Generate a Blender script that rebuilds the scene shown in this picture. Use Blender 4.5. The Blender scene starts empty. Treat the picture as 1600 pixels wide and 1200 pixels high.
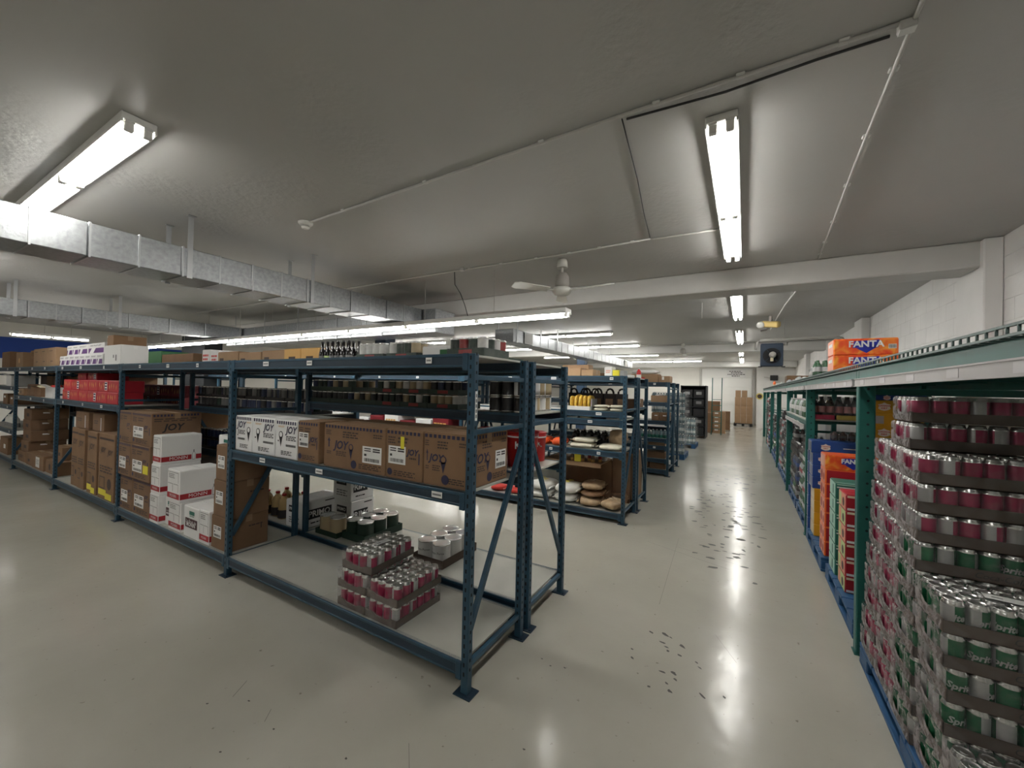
import bpy, math, random
from mathutils import Vector, Matrix
random.seed(11)
PI = math.pi
S = bpy.context.scene
COL = S.collection

# ---------------------------------------------------------------- camera, world, exposure
H = 1.65
cam = bpy.data.cameras.new('camera')
cam.sensor_width = 36.0
cam.lens = 36.0 * 627.15 / 1600.0
cam.clip_start = 0.02
cam_ob = bpy.data.objects.new('camera', cam)
COL.objects.link(cam_ob)
yaw, pitch, roll = 0.525419, 0.010796, 0.022150
fw = Vector((-math.sin(yaw) * math.cos(pitch), math.cos(yaw) * math.cos(pitch), math.sin(pitch)))
rt = Vector((math.cos(yaw), math.sin(yaw), 0))
up = rt.cross(fw)
rt2 = rt * math.cos(roll) + up * math.sin(roll)
up2 = up * math.cos(roll) - rt * math.sin(roll)
cam_ob.matrix_world = Matrix(((rt2.x, up2.x, -fw.x, 0), (rt2.y, up2.y, -fw.y, 0), (rt2.z, up2.z, -fw.z, H), (0, 0, 0, 1)))
S.camera = cam_ob
w = bpy.data.worlds.new('world'); S.world = w; w.use_nodes = True
w.node_tree.nodes['Background'].inputs[0].default_value = (0.02, 0.02, 0.02, 1)
S.view_settings.view_transform = 'Standard'
S.view_settings.look = 'None'
S.view_settings.gamma = 1.0
S.view_settings.use_curve_mapping = False
S.view_settings.exposure = 1.30
TUBE = 15.0          # emission of the fluorescent tubes
CZ = 3.12            # ceiling height
try:
    S.cycles.use_denoising = True
    S.cycles.max_bounces = 8
    S.cycles.diffuse_bounces = 5
    S.cycles.transparent_max_bounces = 24
    S.cycles.sample_clamp_indirect = 6.0
    S.cycles.caustics_reflective = False
    S.cycles.caustics_refractive = False
except Exception:
    pass

# ---------------------------------------------------------------- materials
M = {}
def mat(name, col, rough=0.6, metal=0.0, var=0.0, vscale=6.0, bump=0.0, bscale=40.0, emit=0.0, spec=0.5, aniso=None, alpha=1.0):
    m = bpy.data.materials.new(name); m.use_nodes = True
    nt = m.node_tree; b = nt.nodes['Principled BSDF']
    b.inputs['Base Color'].default_value = (*col, 1)
    b.inputs['Roughness'].default_value = rough
    b.inputs['Metallic'].default_value = metal
    b.inputs['Specular IOR Level'].default_value = spec
    b.inputs['Alpha'].default_value = alpha
    if emit:
        b.inputs['Emission Color'].default_value = (1.0, 0.98, 0.94, 1)
        b.inputs['Emission Strength'].default_value = emit
    if var or bump:
        tc = nt.nodes.new('ShaderNodeTexCoord')
    if var:
        n = nt.nodes.new('ShaderNodeTexNoise'); n.inputs['Scale'].default_value = vscale; n.inputs['Detail'].default_value = 5
        if aniso:
            mp = nt.nodes.new('ShaderNodeMapping'); mp.inputs['Scale'].default_value = aniso
            nt.links.new(tc.outputs['Object'], mp.inputs['Vector']); nt.links.new(mp.outputs['Vector'], n.inputs['Vector'])
        else:
            nt.links.new(tc.outputs['Object'], n.inputs['Vector'])
        r = nt.nodes.new('ShaderNodeValToRGB')
        r.color_ramp.elements[0].position = 0.3; r.color_ramp.elements[1].position = 0.7
        r.color_ramp.elements[0].color = (*[c * (1 - var) for c in col], 1)
        r.color_ramp.elements[1].color = (*[min(1, c * (1 + var)) for c in col], 1)
        nt.links.new(n.outputs['Fac'], r.inputs['Fac']); nt.links.new(r.outputs['Color'], b.inputs['Base Color'])
    if bump:
        n2 = nt.nodes.new('ShaderNodeTexNoise'); n2.inputs['Scale'].default_value = bscale; n2.inputs['Detail'].default_value = 4
        nt.links.new(tc.outputs['Object'], n2.inputs['Vector'])
        bp = nt.nodes.new('ShaderNodeBump'); bp.inputs['Strength'].default_value = bump; bp.inputs['Distance'].default_value = 0.02
        nt.links.new(n2.outputs['Fac'], bp.inputs['Height']); nt.links.new(bp.outputs['Normal'], b.inputs['Normal'])
    M[name] = m
    return m

mat('blue_paint', (0.018, 0.060, 0.098), 0.42, var=0.22, vscale=9)
mat('blue_dark', (0.012, 0.030, 0.052), 0.5)
mat('blue_pale', (0.07, 0.125, 0.16), 0.4)
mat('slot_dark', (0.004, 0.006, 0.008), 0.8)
mat('green_paint', (0.012, 0.125, 0.105), 0.42, var=0.15, vscale=7)
mat('deck_grey', (0.40, 0.40, 0.36), 0.45, var=0.08, vscale=3)
mat('rail_pale', (0.58, 0.56, 0.57), 0.4)
mat('rail_grey', (0.46, 0.44, 0.44), 0.4)
mat('cardboard', (0.215, 0.125, 0.066), 0.85, var=0.10, vscale=5)
mat('cardboard_b', (0.190, 0.110, 0.060), 0.85, var=0.10, vscale=5)
mat('cardboard_c', (0.33, 0.21, 0.12), 0.85, var=0.08, vscale=5)
mat('cardboard_dark', (0.085, 0.060, 0.045), 0.8, var=0.12, vscale=8)
mat('kraft_tape', (0.26, 0.165, 0.09), 0.35)
mat('white_card', (0.74, 0.74, 0.73), 0.6, var=0.03, vscale=3)
mat('white_print', (0.80, 0.80, 0.79), 0.6)
mat('paper_white', (0.78, 0.78, 0.76), 0.6)
mat('ink_black', (0.018, 0.016, 0.018), 0.7)
mat('ink_brown', (0.055, 0.035, 0.028), 0.7)
mat('ink_navy', (0.026, 0.024, 0.060), 0.7)
mat('ink_grey', (0.22, 0.22, 0.22), 0.7)
mat('red_print', (0.36, 0.012, 0.020), 0.5)
mat('maroon', (0.055, 0.010, 0.014), 0.5)
mat('teal_green', (0.02, 0.16, 0.115), 0.5)
mat('purple_print', (0.10, 0.02, 0.17), 0.5)
mat('yellow_label', (0.75, 0.66, 0.04), 0.5)
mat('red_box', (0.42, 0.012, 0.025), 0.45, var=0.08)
mat('darkred_box', (0.16, 0.008, 0.014), 0.5)  # red_box darkened to carry rear shelf shade; other cartons reuse it
mat('gold_print', (0.62, 0.36, 0.11), 0.5)
mat('can_steel', (0.72, 0.72, 0.70), 0.26, metal=1.0)
mat('can_steel_dark', (0.35, 0.35, 0.34), 0.3, metal=1.0)
mat('can_crimson', (0.30, 0.018, 0.070), 0.28, metal=0.35)
mat('can_silver', (0.42, 0.42, 0.42), 0.33, metal=0.5)
mat('can_green', (0.006, 0.12, 0.045), 0.27, metal=0.35)
mat('can_white', (0.70, 0.70, 0.68), 0.45)
mat('can_darkgreen', (0.012, 0.035, 0.022), 0.4)
mat('can_beige', (0.45, 0.36, 0.22), 0.5)
mat('can_black', (0.02, 0.02, 0.022), 0.4)
mat('can_navy', (0.02, 0.035, 0.09), 0.4)
mat('can_red', (0.30, 0.02, 0.02), 0.4)
mat('white_metal', (0.72, 0.72, 0.69), 0.4)
mat('lamp_tube', (1, 1, 1), 0.4, emit=TUBE)
mat('galvanized', (0.36, 0.375, 0.385), 0.34, metal=0.9, var=0.16, vscale=30, bump=0.04, bscale=60)
mat('galvanized_edge', (0.45, 0.465, 0.47), 0.35, metal=0.85)
mat('pipe_grey', (0.50, 0.49, 0.46), 0.5)
mat('cable_dark', (0.03, 0.03, 0.03), 0.6)
mat('white_plastic', (0.72, 0.71, 0.67), 0.4)
mat('fan_white', (0.66, 0.65, 0.60), 0.4)
mat('heater_blue', (0.017, 0.034, 0.062), 0.5)
mat('black_plastic', (0.010, 0.010, 0.011), 0.45)
mat('black_rack', (0.008, 0.009, 0.012), 0.6)
mat('sign_yellow', (0.62, 0.50, 0.13), 0.6)
mat('amber_case', (0.60, 0.44, 0.16), 0.6)
mat('pallet_blue', (0.012, 0.075, 0.19), 0.5, var=0.1)
mat('pallet_wood', (0.30, 0.19, 0.10), 0.8, var=0.15)
mat('blue_carton', (0.010, 0.060, 0.27), 0.45)
mat('navy_wall', (0.010, 0.050, 0.28), 0.7)
mat('yellow_carton', (0.62, 0.34, 0.015), 0.45)
mat('cream', (0.80, 0.70, 0.50), 0.5)
mat('logo_white', (0.82, 0.78, 0.70), 0.5)
mat('logo_red', (0.55, 0.035, 0.025), 0.5)
mat('orange_flat', (0.85, 0.16, 0.03), 0.4)
mat('salmon', (0.80, 0.33, 0.22), 0.45)
mat('mint', (0.42, 0.66, 0.55), 0.45)
mat('lime', (0.55, 0.68, 0.30), 0.45)
mat('fanta_blue', (0.02, 0.03, 0.36), 0.4)
mat('bottle_dark', (0.012, 0.010, 0.010), 0.15)
mat('bottle_green', (0.03, 0.14, 0.05), 0.15)
mat('bottle_clear', (0.55, 0.60, 0.60), 0.15, spec=0.7)
mat('bottle_cola', (0.030, 0.012, 0.010), 0.15)
mat('water_blue', (0.17, 0.25, 0.275), 0.18, spec=0.7, var=0.25, vscale=30)
mat('juice_tan', (0.50, 0.36, 0.16), 0.3)
mat('juice_label', (0.035, 0.03, 0.03), 0.5)
mat('bucket_red', (0.55, 0.015, 0.015), 0.35)
mat('bag_red', (0.55, 0.03, 0.02), 0.35)
mat('bag_orange', (0.75, 0.10, 0.02), 0.5)
mat('sack_white', (0.76, 0.75, 0.71), 0.55, bump=0.25, bscale=18)
mat('sack_tan', (0.42, 0.30, 0.18), 0.5, bump=0.4, bscale=22, var=0.25, vscale=14)
mat('sack_brown', (0.20, 0.115, 0.06), 0.45, bump=0.4, bscale=22, var=0.25, vscale=14)
mat('sack_cream', (0.68, 0.64, 0.52), 0.55, bump=0.3, bscale=22, var=0.08, vscale=10)
mat('pasta_yellow', (0.62, 0.40, 0.06), 0.4, var=0.25, vscale=30)
mat('black_fabric', (0.018, 0.013, 0.013), 0.7)
mat('green_box', (0.008, 0.10, 0.022), 0.5)
mat('foam_white', (0.80, 0.80, 0.78), 0.6)
mat('pink_label', (0.62, 0.30, 0.30), 0.5)
mat('hot_pink', (0.55, 0.06, 0.13), 0.5)
mat('lid_white', (0.8, 0.8, 0.8), 0.4)
mat('lid_red', (0.5, 0.02, 0.02), 0.4)
mat('mesh_wire', (0.075, 0.115, 0.105), 0.4, metal=0.4)
mat('wall_white', (0.80, 0.79, 0.77), 0.65, var=0.05, vscale=2.0, bump=0.06, bscale=25)
mat('wall_cream', (0.76, 0.74, 0.69), 0.65, var=0.04, vscale=2.0)
mat('door_white', (0.82, 0.82, 0.79), 0.55)
mat('beam_paint', (0.58, 0.575, 0.55), 0.6, var=0.05, vscale=2.5, bump=0.04, bscale=18)
mat('column_blue', (0.020, 0.05, 0.10), 0.5)
mat('stain_dark', (0.055, 0.054, 0.045), 0.5)
mat('fan_grille', (0.002, 0.002, 0.003), 0.7)
mat('motor_grey', (0.35, 0.33, 0.30), 0.45)

def film_mat(name, col, opac, rough, bump):
    m = bpy.data.materials.new(name); m.use_nodes = True
    nt = m.node_tree; nt.nodes.clear()
    out = nt.nodes.new('ShaderNodeOutputMaterial')
    tr = nt.nodes.new('ShaderNodeBsdfTransparent')
    pr = nt.nodes.new('ShaderNodeBsdfPrincipled')
    pr.inputs['Base Color'].default_value = (*col, 1); pr.inputs['Roughness'].default_value = rough
    mx = nt.nodes.new('ShaderNodeMixShader')
    tc = nt.nodes.new('ShaderNodeTexCoord')
    n = nt.nodes.new('ShaderNodeTexNoise'); n.inputs['Scale'].default_value = 16; n.inputs['Detail'].default_value = 2
    n.inputs['Distortion'].default_value = 1.4
    nt.links.new(tc.outputs['Object'], n.inputs['Vector'])
    bp = nt.nodes.new('ShaderNodeBump'); bp.inputs['Strength'].default_value = bump; bp.inputs['Distance'].default_value = 0.02
    nt.links.new(n.outputs['Fac'], bp.inputs['Height']); nt.links.new(bp.outputs['Normal'], pr.inputs['Normal'])
    mr = nt.nodes.new('ShaderNodeMapRange')
    mr.inputs['From Min'].default_value = 0.35; mr.inputs['From Max'].default_value = 0.72
    mr.inputs['To Min'].default_value = opac * 0.45; mr.inputs['To Max'].default_value = min(1, opac * 1.9)
    nt.links.new(n.outputs['Fac'], mr.inputs['Value'])
    nt.links.new(mr.outputs['Result'], mx.inputs['Fac'])
    nt.links.new(tr.outputs[0], mx.inputs[1]); nt.links.new(pr.outputs[0], mx.inputs[2])
    nt.links.new(mx.outputs[0], out.inputs['Surface'])
    M[name] = m
film_mat('film_clear', (0.62, 0.62, 0.62), 0.09, 0.12, 0.7)
film_mat('film_frost', (0.50, 0.45, 0.455), 0.36, 0.28, 0.35)
film_mat('film_soft', (0.62, 0.58, 0.58), 0.16, 0.2, 0.5)
film_mat('film_pack', (0.62, 0.65, 0.66), 0.13, 0.15, 0.9)

def fanta_mat():
    m = bpy.data.materials.new('orange_print'); m.use_nodes = True
    nt = m.node_tree; b = nt.nodes['Principled BSDF']; b.inputs['Roughness'].default_value = 0.4
    tc = nt.nodes.new('ShaderNodeTexCoord')
    n = nt.nodes.new('ShaderNodeTexNoise'); n.inputs['Scale'].default_value = 9; n.inputs['Detail'].default_value = 2; n.inputs['Distortion'].default_value = 1.6
    r = nt.nodes.new('ShaderNodeValToRGB')
    e = r.color_ramp.elements
    e[0].position = 0.32; e[0].color = (0.80, 0.055, 0.02, 1)
    e[1].position = 0.78; e[1].color = (0.95, 0.45, 0.06, 1)
    k = e.new(0.52); k.color = (0.86, 0.13, 0.02, 1)
    nt.links.new(tc.outputs['Object'], n.inputs['Vector']); nt.links.new(n.outputs['Fac'], r.inputs['Fac']); nt.links.new(r.outputs['Color'], b.inputs['Base Color'])
    M['orange_print'] = m
fanta_mat()

def floor_mat():
    m = bpy.data.materials.new('floor_paint'); m.use_nodes = True
    nt = m.node_tree; b = nt.nodes['Principled BSDF']
    tc = nt.nodes.new('ShaderNodeTexCoord')
    def noise(scale, detail=5, dist=0.0, sc=None):
        n = nt.nodes.new('ShaderNodeTexNoise'); n.inputs['Scale'].default_value = scale; n.inputs['Detail'].default_value = detail; n.inputs['Distortion'].default_value = dist
        if sc:
            mp = nt.nodes.new('ShaderNodeMapping'); mp.inputs['Scale'].default_value = sc
            nt.links.new(tc.outputs['Object'], mp.inputs['Vector']); nt.links.new(mp.outputs['Vector'], n.inputs['Vector'])
        else:
            nt.links.new(tc.outputs['Object'], n.inputs['Vector'])
        return n
    n1 = noise(0.9, 6)
    r1 = nt.nodes.new('ShaderNodeValToRGB')
    r1.color_ramp.elements[0].position = 0.3; r1.color_ramp.elements[1].position = 0.72
    r1.color_ramp.elements[0].color = (0.395, 0.382, 0.328, 1); r1.color_ramp.elements[1].color = (0.47, 0.456, 0.398, 1)
    nt.links.new(n1.outputs['Fac'], r1.inputs['Fac'])
    n2 = noise(26, 3)                                   # small dark scuffs
    r2 = nt.nodes.new('ShaderNodeValToRGB')
    r2.color_ramp.elements[0].position = 0.70; r2.color_ramp.elements[1].position = 0.76
    r2.color_ramp.elements[0].color = (1, 1, 1, 1); r2.color_ramp.elements[1].color = (0.55, 0.54, 0.5, 1)
    nt.links.new(n2.outputs['Fac'], r2.inputs['Fac'])
    mx = nt.nodes.new('ShaderNodeMix'); mx.data_type = 'RGBA'; mx.blend_type = 'MULTIPLY'; mx.inputs['Factor'].default_value = 1.0
    nt.links.new(r1.outputs['Color'], mx.inputs[6]); nt.links.new(r2.outputs['Color'], mx.inputs[7])
    nt.links.new(mx.outputs[2], b.inputs['Base Color'])
    n3 = noise(3.0, 4)
    mr = nt.nodes.new('ShaderNodeMapRange'); mr.inputs['To Min'].default_value = 0.13; mr.inputs['To Max'].default_value = 0.27
    b.inputs['Coat Weight'].default_value = 0.12; b.inputs['Coat Roughness'].default_value = 0.12
    nt.links.new(n3.outputs['Fac'], mr.inputs['Value']); nt.links.new(mr.outputs['Result'], b.inputs['Roughness'])
    n4 = noise(7.0, 3)
    bp = nt.nodes.new('ShaderNodeBump'); bp.inputs['Strength'].default_value = 0.10; bp.inputs['Distance'].default_value = 0.02
    nt.links.new(n4.outputs['Fac'], bp.inputs['Height']); nt.links.new(bp.outputs['Normal'], b.inputs['Normal']); nt.links.new(bp.outputs['Normal'], b.inputs['Coat Normal'])
    M['floor_paint'] = m
floor_mat()

def ceil_mat():
    m = bpy.data.materials.new('ceiling_paint'); m.use_nodes = True
    nt = m.node_tree; b = nt.nodes['Principled BSDF']; b.inputs['Roughness'].default_value = 0.5
    tc = nt.nodes.new('ShaderNodeTexCoord')
    n1 = nt.nodes.new('ShaderNodeTexNoise'); n1.inputs['Scale'].default_value = 0.6; n1.inputs['Detail'].default_value = 6
    nt.links.new(tc.outputs['Object'], n1.inputs['Vector'])
    r1 = nt.nodes.new('ShaderNodeValToRGB')
    r1.color_ramp.elements[0].position = 0.3; r1.color_ramp.elements[1].position = 0.7
    r1.color_ramp.elements[0].color = (0.42, 0.415, 0.395, 1); r1.color_ramp.elements[1].color = (0.48, 0.475, 0.455, 1)
    nt.links.new(n1.outputs['Fac'], r1.inputs['Fac']); nt.links.new(r1.outputs['Color'], b.inputs['Base Color'])
    n2 = nt.nodes.new('ShaderNodeTexNoise'); n2.inputs['Scale'].default_value = 22; n2.inputs['Detail'].default_value = 5
    n3 = nt.nodes.new('ShaderNodeTexNoise'); n3.inputs['Scale'].default_value = 0.9; n3.inputs['Detail'].default_value = 2
    nt.links.new(tc.outputs['Object'], n2.inputs['Vector']); nt.links.new(tc.outputs['Object'], n3.inputs['Vector'])
    mr = nt.nodes.new('ShaderNodeMapRange'); mr.inputs['From Min'].default_value = 0.5; mr.inputs['From Max'].default_value = 0.62
    nt.links.new(n3.outputs['Fac'], mr.inputs['Value'])
    mu = nt.nodes.new('ShaderNodeMath'); mu.operation = 'MULTIPLY'
    nt.links.new(n2.outputs['Fac'], mu.inputs[0]); nt.links.new(mr.outputs['Result'], mu.inputs[1])
    bp = nt.nodes.new('ShaderNodeBump'); bp.inputs['Strength'].default_value = 0.35; bp.inputs['Distance'].default_value = 0.02
    nt.links.new(mu.outputs[0], bp.inputs['Height']); nt.links.new(bp.outputs['Normal'], b.inputs['Normal'])
    M['ceiling_paint'] = m
ceil_mat()

# ---------------------------------------------------------------- mesh helpers
class MB:
    def __init__(s, *mats):
        s.v = []; s.f = []; s.m = []; s.sm = []; s.mats = list(mats)
    def mi(s, m):
        if isinstance(m, int): return m
        if m not in s.mats: s.mats.append(m)
        return s.mats.index(m)
    def face(s, idx, m=0, smooth=False):
        s.f.append(tuple(idx)); s.m.append(m); s.sm.append(smooth)
    def box(s, x0, x1, y0, y1, z0, z1, m=0, c=0.0):
        m = s.mi(m)
        lo = (min(x0, x1), min(y0, y1), min(z0, z1)); hi = (max(x0, x1), max(y0, y1), max(z0, z1))
        b = len(s.v)
        if c <= 0:
            for k in range(8):
                s.v.append((hi[0] if k & 1 else lo[0], hi[1] if k & 2 else lo[1], hi[2] if k & 4 else lo[2]))
            for q in ((0, 2, 3, 1), (4, 5, 7, 6), (0, 1, 5, 4), (2, 6, 7, 3), (0, 4, 6, 2), (1, 3, 7, 5)):
                s.face([b + i for i in q], m)
            return s
        c = min(c, *[(hi[i] - lo[i]) * 0.45 for i in range(3)])
        ctr = [(lo[i] + hi[i]) / 2 for i in range(3)]
        def vid(k, a): return b + k * 3 + a
        for k in range(8):
            for a in range(3):
                p = []
                for i in range(3):
                    h = (k >> i) & 1
                    e = hi[i] if h else lo[i]
                    p.append(e if i == a else (e - c if h else e + c))
                s.v.append(tuple(p))
        def add(ids):
            P = [Vector(s.v[i]) for i in ids]
            n = (P[1] - P[0]).cross(P[2] - P[0])
            fc = sum(P, Vector()) / len(P) - Vector(ctr)
            s.face(ids if n.dot(fc) > 0 else ids[::-1], m)
        for a in range(3):
            o = [i for i in range(3) if i != a]
            for h in (0, 1):
                base = h << a
                ks = [base, base | (1 << o[0]), base | (1 << o[0]) | (1 << o[1]), base | (1 << o[1])]
                add([vid(k, a) for k in ks])
        for e in range(3):
            a, bb = [i for i in range(3) if i != e]
            for ha in (0, 1):
                for hb in (0, 1):
                    k0 = (ha << a) | (hb << bb); k1 = k0 | (1 << e)
                    add([vid(k0, a), vid(k1, a), vid(k1, bb), vid(k0, bb)])
        for k in range(8):
            add([vid(k, 0), vid(k, 1), vid(k, 2)])
        return s
    def lathe(s, prof, n=16, mats=None, cx=0, cy=0, sect=None, cap=True):
        """prof: (r,z) list bottom to top; mats: material per ring; sect(i)->material override"""
        b = len(s.v)
        for r, z in prof:
            for i in range(n):
                a = 2 * PI * i / n
                s.v.append((cx + r * math.cos(a), cy + r * math.sin(a), z))
        for j in range(len(prof) - 1):
            mm = mats[j] if mats else 0
            for i in range(n):
                m = sect(i, j, mm) if sect else mm
                s.face((b + j * n + i, b + j * n + (i + 1) % n, b + (j + 1) * n + (i + 1) % n, b + (j + 1) * n + i), s.mi(m), True)
        if cap:
            s.face([b + i for i in range(n)][::-1], s.mi(mats[0] if mats else 0))
            L = (len(prof) - 1) * n
            s.face([b + L + i for i in range(n)], s.mi(mats[-1] if mats else 0))
        return s
    def tube(s, path, r, n=8, m=0):
        m = s.mi(m)
        P = [Vector(p) for p in path]; b = len(s.v)
        for k, p in enumerate(P):
            d = (P[min(k + 1, len(P) - 1)] - P[max(k - 1, 0)]).normalized()
            a = Vector((0, 0, 1)) if abs(d.z) < 0.9 else Vector((1, 0, 0))
            u = d.cross(a).normalized(); v = u.cross(d)
            for i in range(n):
                t = 2 * PI * i / n
                s.v.append(tuple(p + (u * math.cos(t) + v * math.sin(t)) * r))
        for k in range(len(P) - 1):
            for i in range(n):
                s.face((b + k * n + i, b + k * n + (i + 1) % n, b + (k + 1) * n + (i + 1) % n, b + (k + 1) * n + i), m, True)
        s.face([b + i for i in range(n)][::-1], m)
        s.face([b + (len(P) - 1) * n + i for i in range(n)], m)
        return s
    def poly(s, pts, m=0):
        b = len(s.v); s.v += [tuple(p) for p in pts]
        s.face(range(b, b + len(pts)), s.mi(m)); return s
    def prism(s, pts, z0, z1, m=0):
        m = s.mi(m); b = len(s.v); n = len(pts)
        s.v += [(x, y, z0) for x, y in pts] + [(x, y, z1) for x, y in pts]
        s.face([b + i for i in range(n)][::-1], m); s.face([b + n + i for i in range(n)], m)
        for i in range(n):
            s.face((b + i, b + (i + 1) % n, b + n + (i + 1) % n, b + n + i), m)
        return s
    def mesh(s, name):
        me = bpy.data.meshes.new(name)
        me.from_pydata(s.v, [], s.f)
        for k in s.mats:
            me.materials.append(M[k])
        if s.m:
            me.polygons.foreach_set('material_index', s.m)
            me.polygons.foreach_set('use_smooth', s.sm)
        me.update()
        return me

CACHE = {}
def cached(key, fn):
    if key not in CACHE:
        CACHE[key] = fn()
    return CACHE[key]

LABELS = {}
def thing(name, me, label, cat, loc=(0, 0, 0), rot=(0, 0, 0), group=None, kind=None):
    o = bpy.data.objects.new(name, me); COL.objects.link(o)
    o.location = loc; o.rotation_euler = rot
    o['label'] = label; o['category'] = cat
    if group: o['group'] = group
    if kind: o['kind'] = kind
    n = len(label.split())
    if n < 4 or n > 16: print('LABEL LENGTH', n, label)
    if label in LABELS and not (group and LABELS[label] == group): print('LABEL REPEAT', label)
    LABELS[label] = group
    return o
def part(name, me, parent, loc=(0, 0, 0), rot=(0, 0, 0), label=None, kind=None):
    o = bpy.data.objects.new(name, me); COL.objects.link(o)
    o.parent = parent; o.location = loc; o.rotation_euler = rot
    if label: o['label'] = label
    if kind: o['kind'] = kind
    return o
def struct(name, me, label=None, loc=(0, 0, 0), parent=None):
    o = bpy.data.objects.new(name, me); COL.objects.link(o); o.location = loc
    if parent: o.parent = parent
    else: o['kind'] = 'structure'
    if label: o['label'] = label
    return o

def text_mesh(body, size, m, shear=0.0, bold=0.0, bend=0.0, squash=1.0):
    def mk():
        cu = bpy.data.curves.new('lettering', 'FONT'); cu.body = body; cu.size = size; cu.align_x = 'CENTER'; cu.align_y = 'CENTER'
        cu.shear = shear; cu.offset = bold; cu.resolution_u = 2
        ob = bpy.data.objects.new('lettering', cu); COL.objects.link(ob)
        bpy.context.view_layer.update()
        me = bpy.data.meshes.new_from_object(ob.evaluated_get(bpy.context.evaluated_depsgraph_get()))
        bpy.data.objects.remove(ob); bpy.data.curves.remove(cu)
        for v in me.vertices:
            v.co.x *= squash
            if bend:
                a = v.co.x / bend
                v.co = Vector((bend * math.sin(a), v.co.y, bend * math.cos(a)))
        me.materials.clear(); me.materials.append(M[m])
        return me
    return cached(('txt', body, size, m, shear, bold, bend, squash), mk)

# faces of a box whose origin is the centre of its base: F -Y, L -X, R +X, B +Y, T top
def fpt(face, w, d, h, u, v, off):
    if face == 'F': return (u - w / 2, -d / 2 - off, v)
    if face == 'B': return (w / 2 - u, d / 2 + off, v)
    if face == 'L': return (-w / 2 - off, d / 2 - u, v)
    if face == 'R': return (w / 2 + off, -d / 2 + u, v)
    return (u - w / 2, v - d / 2, h + off)
FROT = {'F': (PI / 2, 0, 0), 'B': (PI / 2, 0, PI), 'L': (PI / 2, 0, -PI / 2), 'R': (PI / 2, 0, PI / 2), 'T': (0, 0, 0)}
def fdim(face, w, d, h):
    return {'F': (w, h), 'B': (w, h), 'L': (d, h), 'R': (d, h), 'T': (w, d)}[face]

ORD = ['first', 'second', 'third', 'fourth', 'fifth', 'sixth', 'seventh', 'eighth', 'ninth', 'tenth', 'eleventh', 'twelfth', 'thirteenth', 'fourteenth', 'fifteenth', 'sixteenth']
def layer_word(k, n):
    """k from the bottom, n layers"""
    t = n - 1 - k
    if n == 1: return 'single'
    return 'topmost' if t == 0 else ('bottom' if k == 0 else ORD[t] + ' from top')

def carton_mesh(w, d, h, body, tape, flap_axis):
    def mk():
        b = MB(body)
        t = 0.004
        b.box(-w / 2, w / 2, -d / 2, d / 2, 0, h - t, 0, 0.005)
        g = 0.0025; e = 0.004                       # two top flaps with a gap between them
        if flap_axis == 'x':
            b.box(-w / 2 + e, w / 2 - e, -d / 2 + e, -g, h - t - .001, h, 0, 0.0015); b.box(-w / 2 + e, w / 2 - e, g, d / 2 - e, h - t - .001, h, 0, 0.0015)
        else:
            b.box(-w / 2 + e, -g, -d / 2 + e, d / 2 - e, h - t - .001, h, 0, 0.0015); b.box(g, w / 2 - e, -d / 2 + e, d / 2 - e, h - t - .001, h, 0, 0.0015)
        return b.mesh('carton')
    return cached(('carton', round(w, 3), round(d, 3), round(h, 3), body, flap_axis), mk)

def decorate(o, w, d, h, prints):
    groups = {}
    for p in prints:
        if p[0] == 'q':                              # ('q', part name, face, u0, u1, v0, v1, material[, layer]) fractions of the face
            _, pn, face, u0, u1, v0, v1, mm = p[:8]
            lay = p[8] if len(p) > 8 else 0
            b = groups.setdefault(pn, MB())
            W, Hh = fdim(face, w, d, h); off = 0.0012 + 0.0007 * lay
            b.poly([fpt(face, w, d, h, u * W, v * Hh, off) for u, v in ((u0, v0), (u1, v0), (u1, v1), (u0, v1))], mm)
        elif p[0] == 'g':                            # polygon: ('g', part, face, [(u,v)...], material, layer) in fractions
            _, pn, face, pts, mm, lay = p
            b = groups.setdefault(pn, MB())
            W, Hh = fdim(face, w, d, h); off = 0.0012 + 0.0007 * lay
            b.poly([fpt(face, w, d, h, u * W, v * Hh, off) for u, v in pts], mm)
        elif p[0] == 't':                            # ('t', face, u, v, string, size m, material, shear, bold, layer)
            _, face, u, v, st, sz, mm = p[:7]
            sh = p[7] if len(p) > 7 else 0; bo = p[8] if len(p) > 8 else 0; lay = p[9] if len(p) > 9 else 2
            W, Hh = fdim(face, w, d, h)
            part('lettering', text_mesh(st, sz, mm, sh, bo), o, fpt(face, w, d, h, u * W, v * Hh, 0.0012 + 0.0007 * lay), FROT[face])
    for pn, b in groups.items():
        part(pn, b.mesh(pn), o)

def carton(label, x0, x1, y0, d, z0, z1, body='cardboard', prints=(), tape='kraft_tape', flap_axis='x', cat='box', name='carton', group=None, rz=0.0, mid=False):
    w = x1 - x0; h = z1 - z0
    o = thing(name, carton_mesh(w, d, h, body, tape, flap_axis), label, cat, ((x0 + x1) / 2, y0 + d / 2, z0), (0, 0, rz), group)
    if tape:
        b = MB(tape); t = 0.0275
        if flap_axis == 'x':
            b.box(-w / 2 - .001, w / 2 + .001, -t, t, h, h + .0008); b.box(-w / 2 - .0015, -w / 2 - .0003, -t, t, h - .06, h + .0008); b.box(w / 2 + .0003, w / 2 + .0015, -t, t, h - .06, h + .0008)
        else:
            b.box(-t, t, -d / 2 - .001, d / 2 + .001, h, h + .0008); b.box(-t, t, -d / 2 - .0015, -d / 2 - .0003, h - .06, h + .0008)
        part('packing_tape', b.mesh('packing_tape'), o)
    decorate(o, w, d, h, prints)
    return o

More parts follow.
